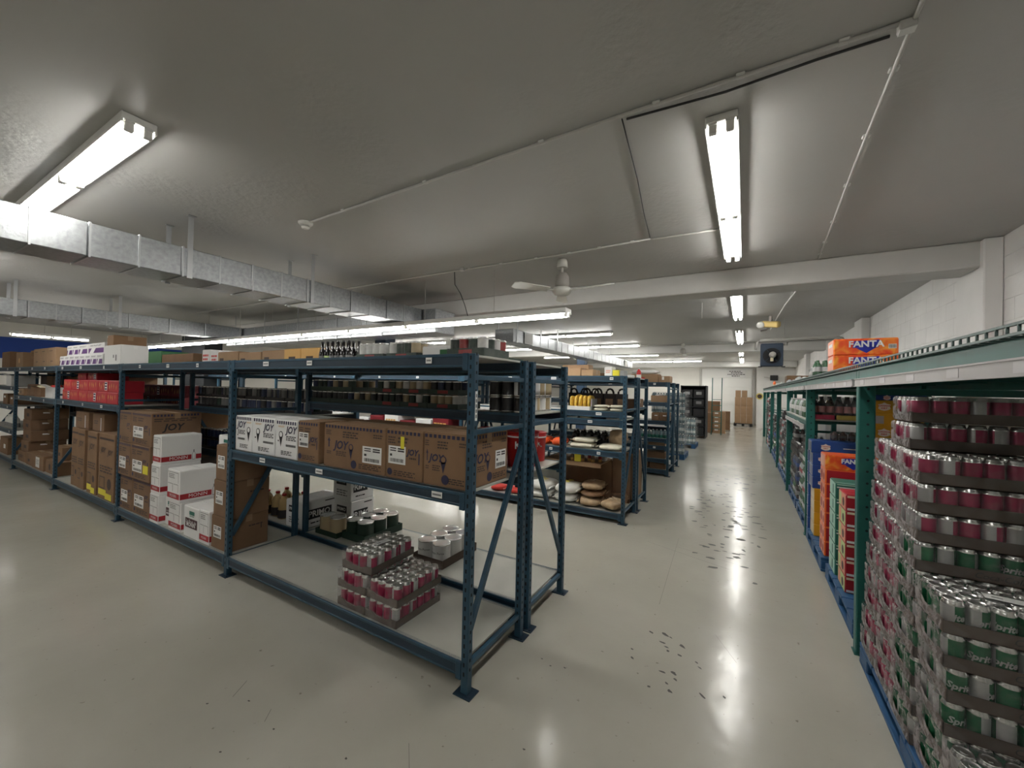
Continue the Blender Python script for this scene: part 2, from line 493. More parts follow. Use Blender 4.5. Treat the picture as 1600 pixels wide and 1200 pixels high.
def lines(face, u0, u1, v0, v1, n, mm, pn='printed_text', seed=0):
    """n rows of short dashes that read as small unreadable print"""
    rng = random.Random(seed * 7 + n); out = []
    for k in range(n):
        vb = v1 - (v1 - v0) * (k + 0.85) / n; vt = v1 - (v1 - v0) * (k + 0.3) / n
        u = u0; end = u1 if k % 2 == 0 else u1 - (u1 - u0) * 0.12
        while u < end - 0.005:
            L = (u1 - u0) * rng.uniform(0.12, 0.3)
            e = min(u + L, end)
            if e - u > 0.004: out.append(('q', pn, face, u, e, vb, vt, mm))
            u = e + (u1 - u0) * 0.05
    return out
def stripes(face, u0, u1, v0, v1, n, mm):
    st = (u1 - u0) / n
    return [('q', 'printed_border', face, u0 + k * st, u0 + (k + 0.62) * st, v0, v1, mm) for k in range(n)]
def sticker(face, u0, u1, v0, v1, seed=1):
    out = [('q', 'shipping_label', face, u0, u1, v0, v1, 'paper_white', 2)]
    W = u1 - u0; Hh = v1 - v0
    rng = random.Random(seed)
    for k in range(2):
        out.append(('q', 'shipping_label', face, u0 + .10 * W, u0 + .45 * W, v1 - (.16 + .13 * k) * Hh, v1 - (.10 + .13 * k) * Hh, 'ink_black', 3))
        out.append(('q', 'shipping_label', face, u0 + .55 * W, u0 + .92 * W, v1 - (.18 + .13 * k) * Hh, v1 - (.10 + .13 * k) * Hh, 'ink_black', 3))
    out.append(('q', 'shipping_label', face, u0 + .10 * W, u0 + .22 * W, v0 + .42 * Hh, v0 + .55 * Hh, 'ink_black', 3))
    u = u0 + .10 * W
    while u < u0 + .9 * W:
        t = rng.choice((.012, .022, .035)) * W
        out.append(('q', 'shipping_label', face, u, u + t, v0 + .10 * Hh, v0 + .30 * Hh, 'ink_black', 3)); u += t + rng.choice((.014, .024)) * W
    return out
def cone(face, u, v, s, w, h, mm):
    """ice cream cone drawing: s in metres tall"""
    a = s / w; b = s / h
    pts = [(u + a * .22 * math.cos(t), v + b * (.12 + .22 * math.sin(t))) for t in [2 * PI * k / 12 for k in range(12)]]
    inner = [(u + a * .15 * math.cos(t), v + b * (.14 + .15 * math.sin(t))) for t in [2 * PI * k / 12 for k in range(12)]]
    return [('g', 'cone_drawing', face, pts, mm, 0), ('g', 'cone_drawing', face, [(u - a * .18, v + b * .02), (u, v - b * .6), (u + a * .18, v + b * .02)], mm, 0), ('g', 'cone_drawing', face, inner, 'paper_white' if mm == 'ink_black' else 'cardboard', 1)]
def disc(face, u, v, r, w, h, mm, lay=0, pn='printed_emblem', n=14):
    return [('g', pn, face, [(u + r / w * math.cos(2 * PI * k / n), v + r / h * math.sin(2 * PI * k / n)) for k in range(n)], mm, lay)]

# ---------------------------------------------------------------- the building
XR, XL, YF, YB = 2.0, -17.0, 25.0, -5.0
def flat(name, x0, x1, y0, y1, z0, z1, m, label=None, c=0.0):
    b = MB(m); b.box(x0, x1, y0, y1, z0, z1, 0, c)
    return struct(name, b.mesh(name), label)
flat('floor', XL - .2, XR + .2, YB - .2, YF + .2, -0.12, 0.0, 'floor_paint', 'glossy grey painted concrete floor')
flat('ceiling', XL - .2, XR + .2, YB - .2, YF + .2, CZ, CZ + .15, 'ceiling_paint', 'rough painted concrete ceiling')

def block_wall():
    b = MB('wall_white')
    b.box(XR + .004, XR + .15, YB, YF, 0, CZ)
    bh, bl, j = 0.195, 0.39, 0.0025
    z = 0.0; row = 0
    while z < CZ - 0.02:
        y = YB - (bl / 2 if row % 2 else 0)
        while y < YF:
            b.box(XR, XR + .03, max(y, YB) + j / 2, min(y + bl, YF) - j / 2, z + j / 2, min(z + bh, CZ) - j / 2, 0, 0.002)
            y += bl
        z += bh; row += 1
    return b.mesh('wall_right')
struct('wall_right', block_wall(), 'white painted block wall behind the green racks')
flat('wall_left', XL - .15, XL, YB, YF, 0, CZ, 'wall_cream')
flat('wall_back', XL, XR, YB - .15, YB, 0, CZ, 'wall_cream')
flat('wall_far', XL, XR, YF, YF + .15, 0, CZ, 'wall_cream', 'cream far wall with white freight door')
# blue painted band along the top of the left wall
flat('trim_1', XL, XL + .02, 0.5, 7.6, 2.15, 2.72, 'navy_wall', 'blue band on the far left wall')
# partition that closes the right end of the aisle
flat('wall_partition', 0.50, XR - .005, 22.4, 22.55, 0, CZ - .005, 'wall_white', 'white partition at the end of the green racks')
# beams with the pilasters that carry them
def beam(n, y, w=.40, z=2.87):
    b = MB('beam_paint'); b.box(XL, XR - .03, y, y + w, z, CZ - .002, 0, 0.012)
    struct('trim_%d' % n, b.mesh('ceiling_beam'), 'painted concrete beam across the ceiling')
beam(2, 5.37); beam(3, 13.5); beam(4, 21.2); beam(5, -2.6)
def pilaster(n, y):
    b = MB('wall_white'); b.box(XR - .13, XR - .003, y, y + .55, 0, CZ - .005, 0, 0.01)
    struct('trim_%d' % n, b.mesh('pilaster'), 'white pilaster on the right wall')
for n, y in ((6, 5.30), (7, 9.75), (8, 13.42), (9, 17.6)): pilaster(n, y)
# freight door in the far wall
b = MB('door_white'); b.box(-2.10, 0.36, YF - .06, YF - .004, 0.02, 2.98, 0, 0.01)
door = struct('door_1', b.mesh('door_1'), 'white freight door with a small sign above')
for k in range(6):
    b = MB('door_white'); b.box(-2.06, 0.32, YF - .075, YF - .062, 0.06 + k * .485, 0.06 + k * .485 + .465, 0, 0.006); part('door_panel', b.mesh('door_panel'), door)
b = MB('pipe_grey'); b.box(-2.22, -2.12, YF - .10, YF - .004, 0, 3.06); b.box(.37, .46, YF - .10, YF - .004, 0, 3.06); b.box(-2.12, .37, YF - .10, YF - .004, 2.99, 3.06)
part('door_frame', b.mesh('door_frame'), door)
b = MB('white_print'); b.box(-.86, .06, YF - .10, YF - .085, 2.50, 2.93, 0, 0.004)
sg = thing('wall_sign', b.mesh('wall_sign'), 'white sign with rows of small black print high on the far door', 'sign')
sb = MB('ink_black')
for k, (a, e) in enumerate(((-.74, -.20), (-.66, -.10), (-.82, .0), (-.62, -.24))):
    x = a
    while x < e:
        l = random.uniform(.05, .12); sb.box(x, min(x + l, e), YF - .1025, YF - .1005, 2.82 - .085 * k, 2.86 - .085 * k); x += l + .025
part('printed_text', sb.mesh('printed_text'), sg)
# round yellow safety plate on the partition
b = MB('sign_yellow'); b.lathe([(.15, 0), (.15, .012)], 20)
pl = thing('round_sign', b.mesh('round_sign'), 'round yellow sign on the white partition at the aisle end', 'sign', (.62, 22.385, 1.53), (PI / 2, 0, 0))
b = MB('ink_brown'); b.lathe([(.10, .0125), (.10, .0132)], 16); part('printed_emblem', b.mesh('printed_emblem'), pl)

# worn patches and scratches of the floor paint
def chip(b, x, y, a, c, ang):
    n = 9; pts = []
    for k in range(n):
        t = 2 * PI * k / n; r = random.uniform(.6, 1.15)
        px, py = a * r * math.cos(t), c * r * math.sin(t)
        pts.append((x + px * math.cos(ang) - py * math.sin(ang), y + px * math.sin(ang) + py * math.cos(ang), 0.0006))
    b.poly(pts, 'stain_dark')
b = MB('stain_dark')
for x, y, a, c in [(-.529, 2.893, .022, .010), (-.441, 2.914, .028, .014), (-.405, 2.90, .014, .006), (-.445, 2.815, .022, .011), (-.415, 2.78, .018, .009), (-.40, 2.745, .013, .010), (-.327, 2.842, .026, .013),
                   (-.329, 2.738, .018, .011), (-.396, 2.523, .022, .009), (-.339, 2.546, .020, .013), (-.322, 2.496, .016, .008), (-.336, 2.384, .018, .012), (-.174, 2.441, .024, .008), (-.072, 2.494, .014, .007),
                   (-.578, 2.555, .013, .008), (-.60, 2.64, .010, .007), (-.23, 2.72, .012, .006), (-.21, 2.68, .016, .006), (-.36, 2.44, .012, .008), (-.44, 2.36, .009, .009)]:
    chip(b, x, y, a, c, random.uniform(-.9, -.2))
for k in range(85):
    y = random.gauss(6.3, .85); x = random.uniform(-.66, .24)
    chip(b, x, y, random.uniform(.015, .06), random.uniform(.012, .036), random.uniform(-.4, .4))
for k in range(14): chip(b, random.uniform(-.45, .1), random.gauss(4.75, .3), random.uniform(.02, .05), random.uniform(.012, .03), 0)
for k in range(44):
    y = random.gauss(9.0, 1.2); chip(b, random.uniform(-.65, .2), y, random.uniform(.02, .07), random.uniform(.02, .05), 0)
for x, y in [(-2.36, 1.03), (-2.2, 1.15), (-1.92, 1.12), (-2.0, .93), (-1.05, 2.25), (-.98, 2.22), (-.9, 2.25), (-.85, 1.65), (-1.5, 1.2)]: chip(b, x, y, .008, .005, 0)
o = struct('floor_wear', b.mesh('floor_wear'), 'dark chips worn through the floor paint')
o['kind'] = 'stuff'; o['category'] = 'floor wear'; o['label'] = 'dark chips worn through the grey floor paint along the aisle'
b = MB('ink_grey')
def scratch(x0, y0, x1, y1, wd=.002):
    d = Vector((x1 - x0, y1 - y0)); nrm = Vector((-d.y, d.x)).normalized() * wd
    b.poly([(x0 + nrm.x, y0 + nrm.y, .0004), (x0 - nrm.x, y0 - nrm.y, .0004), (x1 - nrm.x, y1 - nrm.y, .0004), (x1 + nrm.x, y1 + nrm.y, .0004)], 'stain_dark')
for q in [(-.62, 4.9, -.55, 3.3, .0008), (-1.32, 1.40, -1.2, 1.28, .0008), (-.15, 3.1, -.02, 2.85, .0007), (-.9, 4.6, -.1, 4.3, .0012), (-.6, 4.62, .2, 4.4, .001), (-2.36, 1.22, -2.30, 1.12, .0012), (-2.05, 1.18, -2.0, 1.12, .001)]: scratch(*q)
o = struct('floor_scratches', b.mesh('floor_scratches')); o['kind'] = 'stuff'; o['category'] = 'floor wear'; o['label'] = 'thin dark scratches across the grey floor paint'

# ---------------------------------------------------------------- fluorescent fixtures
def fixture(label, x, y, z, ang, L=2.44, group=None, tubes=2, hang=0.0):
    """strip with tandem tubes; starts at (x,y), runs L along ang; z is its underside"""
    o = thing('strip_light', None, label, 'light', (x, y, z), (0, 0, ang), group)
    def hs():
        b = MB('white_metal'); b.box(0, L, -.078, .078, .045, .085, 0, .004); b.box(0, L, -.078, -.070, .026, .046); b.box(0, L, .070, .078, .026, .046)
        b.prism([(0, -.06), (L, -.06), (L, -.02), (0, -.02)], .034, .046); b.prism([(0, .02), (L, .02), (L, .06), (0, .06)], .034, .046)
        return b.mesh('housing')
    part('housing', cached(('fix', L), hs), o)
    def tb():
        b = MB('lamp_tube'); b.tube([(.035, 0, 0), (L / 2 - .03, 0, 0)], .019, 8); return b.mesh('fluorescent_tube')
    def hol():
        b = MB('white_plastic'); b.box(-.014, .014, -.02, .02, -.022, .05, 0, .004); return b.mesh('lamp_holder')
    for yy in ((-.040, .040) if tubes == 2 else (0,)):
        for k in (0, 1):
            part('fluorescent_tube', cached(('tube', L), tb), o, (k * L / 2, yy, .012))
            for e in (.02, L / 2 - .018): part('lamp_holder', cached('hold', hol), o, (k * L / 2 + e, yy, .012))
    if hang:
        for xx in (L * .41, L - .3):
            b = MB('pipe_grey'); b.tube([(xx, 0, .085), (xx, 0, .085 + hang)], .004, 5); part('hanger_wire', b.mesh('hanger_wire'), o)
    return o
ZF = CZ - .087
for k, y in enumerate((2.34, 6.25, 10.5, 14.6, 18.6)):
    fixture('twin tube strip light over the right aisle, %s counting from the front' % ORD[k], -.125, y, ZF, PI / 2, group=None)
fixture('twin tube strip light over the right aisle, behind the camera', -.10, -2.0, ZF, PI / 2)
fixture('twin tube strip light on the ceiling at upper left, beside the metal duct', -2.95, .87, ZF, PI)
fixture('twin tube strip light on the ceiling left of the nearest one', -7.6, .87, ZF, PI)
fixture('twin tube strip light on the ceiling behind the camera on the left', -5.2, -1.4, ZF, PI)
fixture('twin tube strip light on the ceiling far behind the camera', -11.5, -1.9, ZF, PI)
for k in range(5):
    fixture('hanging strip light over the first cross aisle, %s from its right end' % ORD[k], -1.72 - 2.445 * k, 4.20, 2.475, PI, hang=CZ - 2.475 - .085)
for r, (y, n, z, x) in enumerate([(9.8, 2, ZF, -2.845), (12.6, 2, ZF, -2.80), (16.2, 2, ZF, -2.87), (19.7, 2, ZF, -1.66)]):
    for k in range(n):
        fixture('ceiling strip light in the %s far row over the racks, %s from its right end' % (ORD[r], ORD[k]), x - 2.445 * k, y, z, PI)
fixture('added unseen strip light near the freight door behind the last beam', -3.0, 23.0, ZF, PI)  # added lamp, hidden by the beam, brightens the far wall
fixture('added unseen strip light right above the freight door area behind the last beam', -.1, 22.9, ZF, PI)  # second added lamp out of view, lifts the door and aisle end
fixture('strip light hanging at far left near the blue wall band', -13.5, 2.0, 2.55, PI / 2, L=1.2, tubes=2, hang=.45)
for k, (x, y) in enumerate([(-11.5, 7.8), (-11.5, 12.2), (-8.5, 12.6), (-8.2, 9.9)]):
    fixture('strip light high over the far left racks, number %s of four' % ORD[k], x, y, ZF, PI)

# ---------------------------------------------------------------- ducts
def duct(label, x1, y0, y1, w=.42, z0=2.575, z1=2.83, n=8, straps=(), group=None):
    o = thing('air_duct', None, label, 'air duct', (x1, y0, z0))
    L = y1 - y0; h = z1 - z0; st = L / n
    for k in range(n):
        b = MB('galvanized'); a = k * st
        b.box(-w, 0, a + .002, a + st - .002, 0, h, 0, .006)
        for yy in (a + .004, a + st * .5):
            b.box(-w - .006, .006, yy, yy + .012, -.006, h + .006, 'galvanized_edge')
        part('duct_section', b.mesh('duct_section'), o)
    for yy in straps:
        for xx in (.004, -w - .029):
            b = MB('galvanized_edge'); b.box(xx + .003, xx + .0065, yy - y0 - .02, yy - y0 + .02, -.01, CZ - z0 - .002); b.box(xx - .012, xx + .032, yy - y0 - .03, yy - y0 + .03, CZ - z0 - .006, CZ - z0 - .001)
            part('hanger_strap', b.mesh('hanger_strap'), o)
    return o
duct('galvanized air duct crossing the upper left, nearest of the ducts', -4.29, -2.5, 3.90, n=11, straps=(1.63, 2.80, .3))
duct('galvanized air duct farther left, second duct from the camera', -9.50, -2.5, 3.90, n=11, straps=(1.45, 2.62))
d3 = duct('galvanized air duct over the far racks beside the aisle', -3.97, 6.85, 16.6, n=12, straps=(7.0, 9.0, 11.2, 13.4))
for yy in (7.3, 15.3):
    b = MB('white_metal'); b.box(.0125, .022, yy - 6.85, yy - 6.85 + .36, .01, .24); 
    for k in range(7): b.box(.022, .027, yy - 6.85 + .03, yy - 6.85 + .33, .035 + k * .027, .047 + k * .027, 'pipe_grey')
    part('air_grille', b.mesh('air_grille'), d3)
def header(label, x0, x1, y0, d, z0, z1, n):
    o = thing('air_duct', None, label, 'air duct', (x0, y0, z0)); L = x1 - x0; st = L / n
    for k in range(n):
        b = MB('galvanized'); b.box(k * st + .002, (k + 1) * st - .002, 0, d, 0, z1 - z0, 0, .006)
        b.box(k * st + .004, k * st + .016, -.006, d + .006, -.006, z1 - z0 + .006, 'galvanized_edge')
        part('duct_section', b.mesh('duct_section'), o)
    for k in range(1, n, 3):
        b = MB('galvanized_edge'); b.box(k * st, k * st + .03, -.012, -.008, 0, CZ - z0 - .002); part('hanger_strap', b.mesh('hanger_strap'), o)
header('wide galvanized header duct behind the hanging lights', -10.2, -4.03, 4.62, .46, 2.47, 2.83, 16)
b = MB('galvanized'); b.box(-4.71, -4.29, 3.91, 4.60, 2.575, 2.83, 0, .006); b.box(-4.716, -4.284, 4.22, 4.235, 2.569, 2.836, 'galvanized_edge')
thing('duct_elbow', b.mesh('duct_elbow'), 'galvanized duct link joining the nearest duct to the header', 'air duct')
b = MB('galvanized'); b.box(-9.92, -9.50, 3.91, 4.60, 2.575, 2.83, 0, .006)
thing('duct_elbow', b.mesh('duct_elbow'), 'galvanized duct link joining the farther left duct to the header', 'air duct')

# ---------------------------------------------------------------- ceiling services
def pipe(name, label, path, r, m='pipe_grey', cat='pipe', clips=0):
    b = MB(m); b.tube(path, r, 6); o = thing(name, b.mesh(name), label, cat)
    P = [Vector(p) for p in path]
    for i in range(len(P) - 1):
        for k in range(clips):
            q = P[i].lerp(P[i + 1], (k + .5) / clips)
            c = MB('white_metal'); c.box(q.x - .018, q.x + .018, q.y - .018, q.y + .018, CZ - .014, CZ - .002, 0, .003); part('pipe_clip', c.mesh('pipe_clip'), o)
    return o
zc = CZ - .012
pipe('conduit', 'thin conduit running from the smoke detector to the junction at upper right', [(-3.40, 2.19, zc), (-.592, 2.10, zc), (.52, 2.09, zc)], .009, clips=3)
pipe('conduit', 'thin conduit along the ceiling right of the nearest strip light', [(.538, 1.4, zc), (.548, 2.1, zc), (.581, 3.2, zc), (.64, 4.6, zc), (.662, 5.34, zc)], .009, clips=2)
pipe('conduit', 'thin conduit along the ceiling in front of the fan', [(-10.4, 4.02, zc), (-3.18, 3.98, zc), (-1.81, 4.0, zc), (-.80, 3.95, zc)], .010, clips=3)
pipe('conduit', 'short white conduit from cable corner to the nearest strip light', [(-.80, 3.97, zc), (-.45, 3.99, zc), (-.2, 3.99, zc)], .008, 'white_plastic')
pipe('cable', 'black cable crossing the ceiling between the two conduits', [(-.592, 2.14, CZ - .006), (-.66, 2.8, CZ - .006), (-.74, 3.4, CZ - .006), (-.80, 3.94, CZ - .006)], .004, 'cable_dark', 'cable')
pipe('cable', 'black cable sagging beside the conduit towards the upper right corner', [(-.57, 2.15, CZ - .007), (-.1, 2.165, CZ - .016), (.25, 2.145, CZ - .012), (.49, 2.15, CZ - .007)], .006, 'cable_dark', 'cable')
pipe('cable', 'pair of black wires dropping from the ceiling to the hanging light', [(-3.19, 3.99, CZ - .01), (-3.20, 4.02, 2.95), (-3.17, 4.10, 2.85), (-3.16, 4.18, 2.72), (-3.15, 4.24, 2.585)], .005, 'cable_dark', 'cable')
pipe('conduit', 'thin white conduit past the first beam towards the amber lamp case', [(.645, 5.80, zc), (.62, 6.6, zc), (.55, 7.9, zc), (.50, 9.0, CZ - .05), (.46, 10.2, CZ - .09)], .010, 'white_plastic')
pipe('wire_hanger', 'thin vertical wire holding the blue unit heater', [(.645, 9.3, CZ - .004), (.645, 9.3, 2.675)], .004, 'white_plastic', 'wire')
pipe('wire_hanger', 'thin loose wire hanging from the ceiling over the right aisle', [(-.62, 7.2, CZ - .004), (-.62, 7.2, 2.86)], .003, 'white_plastic', 'wire')
pipe('conduit', 'thin conduit along the second ceiling beam', [(-5.5, 13.2, zc), (-1.0, 13.2, zc), (1.8, 13.2, zc)], .012)
# junction boxes
for lab, x, y in (('small grey junction box at the upper right of the ceiling', .53, 2.10), ('small grey junction box on the conduit above the hanging wires', -3.02, 3.93)):
    b = MB('pipe_grey'); b.box(x - .028, x + .028, y - .02, y + .02, CZ - .040, CZ - .003, 0, .004)
    o = thing('junction_box', b.mesh('junction_box'), lab, 'electrical box'); c = MB('white_metal'); c.box(x - .025, x + .025, y - .018, y + .018, CZ - .043, CZ - .0405); part('box_cover', c.mesh('box_cover'), o)
# smoke detector
b = MB('white_plastic'); b.lathe([(.062, CZ - .001), (.062, CZ - .014), (.05, CZ - .026), (.045, CZ - .028)][::-1], 20, cx=-3.48, cy=2.19)
sd = thing('smoke_detector', b.mesh('smoke_detector'), 'round white smoke detector on the ceiling at the conduit end', 'smoke detector')
b = MB('white_plastic'); b.lathe([(.02, CZ - .062), (.033, CZ - .055), (.036, CZ - .042), (.028, CZ - .029)], 16, cx=-3.48, cy=2.19); part('sensor_dome', b.mesh('sensor_dome'), sd)
b = MB('pipe_grey'); b.lathe([(.038, CZ - .046), (.038, CZ - .040)], 16, cx=-3.48, cy=2.19); part('vent_ring', b.mesh('vent_ring'), sd)
# ceiling fan
def fan(label, x, y, ang, drop=.36):
    o = thing('ceiling_fan', None, label, 'fan', (x, y, CZ), (0, 0, ang))
    b = MB('fan_white'); b.lathe([(.062, -.10), (.055, -.03), (.045, -.001)], 18); part('canopy', b.mesh('canopy'), o)
    b = MB('fan_white'); b.lathe([(.014, -drop + .06), (.014, -.09)], 10); part('downrod', b.mesh('downrod'), o)
    b = MB('motor_grey'); b.lathe([(.075, -drop + .04), (.082, -drop + .08), (.078, -drop + .16), (.05, -drop + .20), (.02, -drop + .205)], 18); part('motor_cover', b.mesh('motor_cover'), o)
    b = MB('fan_white'); b.lathe([(.03, -drop - .055), (.075, -drop - .045), (.105, -drop - .015), (.11, -drop + .01), (.095, -drop + .035), (.03, -drop + .04)], 22); part('motor_housing', b.mesh('motor_housing'), o)
    for k in range(3):
        b = MB('fan_white'); b.box(.10, .20, -.014, .014, -.004, .004, 0, .002); part('blade_iron', b.mesh('blade_iron'), o, (0, 0, -drop), (.15, 0, 2 * PI * k / 3))
        b = MB('fan_white'); b.prism([(.17, -.05), (.55, -.075), (.60, -.05), (.60, .05), (.55, .075), (.17, .05)], -.004, .004); part('fan_blade', b.mesh('fan_blade'), o, (0, 0, -drop + .002), (.22, 0, 2 * PI * k / 3))
    return o
fan('white three blade ceiling fan in front of the first beam', -1.80, 4.18, -.12)
fan('white ceiling fan far down the aisle before the second beam', -1.62, 13.0, .4)
# unit heater with its fan
hx, hy, hz = .445, 9.2, 2.19
o = thing('unit_heater', None, 'dark blue unit heater with a round fan hanging above the green racks', 'heater', (hx, hy, hz))
b = MB('heater_blue'); b.box(-.185, .185, .0, .32, 0, .44, 0, .012); part('casing', b.mesh('casing'), o)
b = MB('fan_grille')
b.lathe([(.150, 0), (.150, .004)], 28); part('fan_opening', b.mesh('fan_opening'), o, (0, -.001, .20), (PI / 2, 0, 0))
b = MB('heater_blue'); 
for k in range(28):
    a0 = 2 * PI * k / 28; a1 = 2 * PI * (k + 1) / 28
    b.poly([(.15 * math.cos(a0), .15 * math.sin(a0), .006), (.165 * math.cos(a0), .165 * math.sin(a0), .006), (.165 * math.cos(a1), .165 * math.sin(a1), .006), (.15 * math.cos(a1), .15 * math.sin(a1), .006)])
part('fan_ring', b.mesh('fan_ring'), o, (0, -.001, .20), (PI / 2, 0, 0))
b = MB('motor_grey'); b.lathe([(.055, 0), (.06, .02), (.055, .10), (.03, .115)], 16); part('motor', b.mesh('motor'), o, (.01, -.008, .215), (PI / 2, 0, 0))
b = MB('cream'); b.box(-.025, .025, -.07, -.008, .09, .16, 0, .004); part('terminal_box', b.mesh('terminal_box'), o)
for a in (.6, 2.2, 3.9, 5.4):
    b = MB('heater_blue'); b.tube([(.05 * math.cos(a), -.02, .20 + .05 * math.sin(a)), (.155 * math.cos(a), -.006, .20 + .155 * math.sin(a))], .005, 5); part('motor_strut', b.mesh('motor_strut'), o)
for xx in (-.19, .19):
    b = MB('black_plastic'); b.box(xx - .03, xx + .03, .02, .10, -.02, .0, 0, .003); part('bracket', b.mesh('bracket'), o)
pipe('steam_pipe', 'thick grey pipe running from the unit heater to the right wall', [(hx - .26, hy + .10, hz + .33), (hx - .25, hy + .10, hz + .47), (hx - .20, hy + .10, hz + .515), (hx + .6, hy + .12, hz + .53), (1.45, hy + .15, hz + .535), (1.53, hy + .15, hz + .50), (1.55, hy + .15, hz + .40), (1.55, hy + .15, 1.86)], .030)
pipe('steam_pipe', 'short grey pipe stub at the right of the unit heater', [(hx + .19, hy + .1, hz + .42), (hx + .25, hy + .1, hz + .42), (hx + .25, hy + .1, hz + .46)], .024)
# amber battery lamp case under the conduit
b = MB('amber_case'); b.box(-.16, .16, -.06, .06, -.05, .06, 0, .02)
o = thing('emergency_light', b.mesh('emergency_light'), 'amber plastic lamp case under the ceiling near the unit heater', 'emergency light', (.40, 8.9, 2.95), (.25, .15, -.5))
b = MB('white_plastic'); b.lathe([(.05, 0), (.065, .02), (.065, .05), (.03, .06)], 14); part('lamp_head', b.mesh('lamp_head'), o, (-.15, -.05, .0), (PI / 2, 0, .4))
b = MB('motor_grey'); b.box(-.02, .02, -.02, .02, .06, .16); part('bracket', b.mesh('bracket'), o)
pipe('security_light', 'small dark lamp on a rod before the unit heater', [(.26, 9.4, 2.90), (.36, 9.4, 2.92), (.42, 9.3, 3.0), (.44, 9.3, 3.11)], .018, 'motor_grey', 'lamp')
# wall speaker box far right
b = MB('black_plastic'); b.box(1.02, 1.32, 22.05, 22.3, 2.28, 2.52, 0, .01)
o = thing('wall_speaker', b.mesh('wall_speaker'), 'black box on an arm at the far partition above the racks', 'speaker'); b = MB('motor_grey'); b.tube([(1.02, 22.2, 2.4), (.86, 22.25, 2.43), (.80, 22.39, 2.44)], .012, 6); part('arm', b.mesh('arm'), o)
# blue square columns under the beams
for k, (x, y, lab) in enumerate([(-6.15, 5.45, 'dark blue square column rising behind the cans on the rack top'), (-5.05, 13.55, 'dark blue square column farther back beside the far duct')]):
    b = MB('column_blue'); b.box(x - .15, x + .15, y, y + .26, 0, 2.865, 0, .01)
    struct('trim_%d' % (20 + k), b.mesh('column'), lab)
b = MB('slot_dark'); b.box(-13.2, -11.9, 4.9, 5.3, 0, 2.86); struct('trim_22', b.mesh('column'), 'dark wide pier behind the stacked cartons')

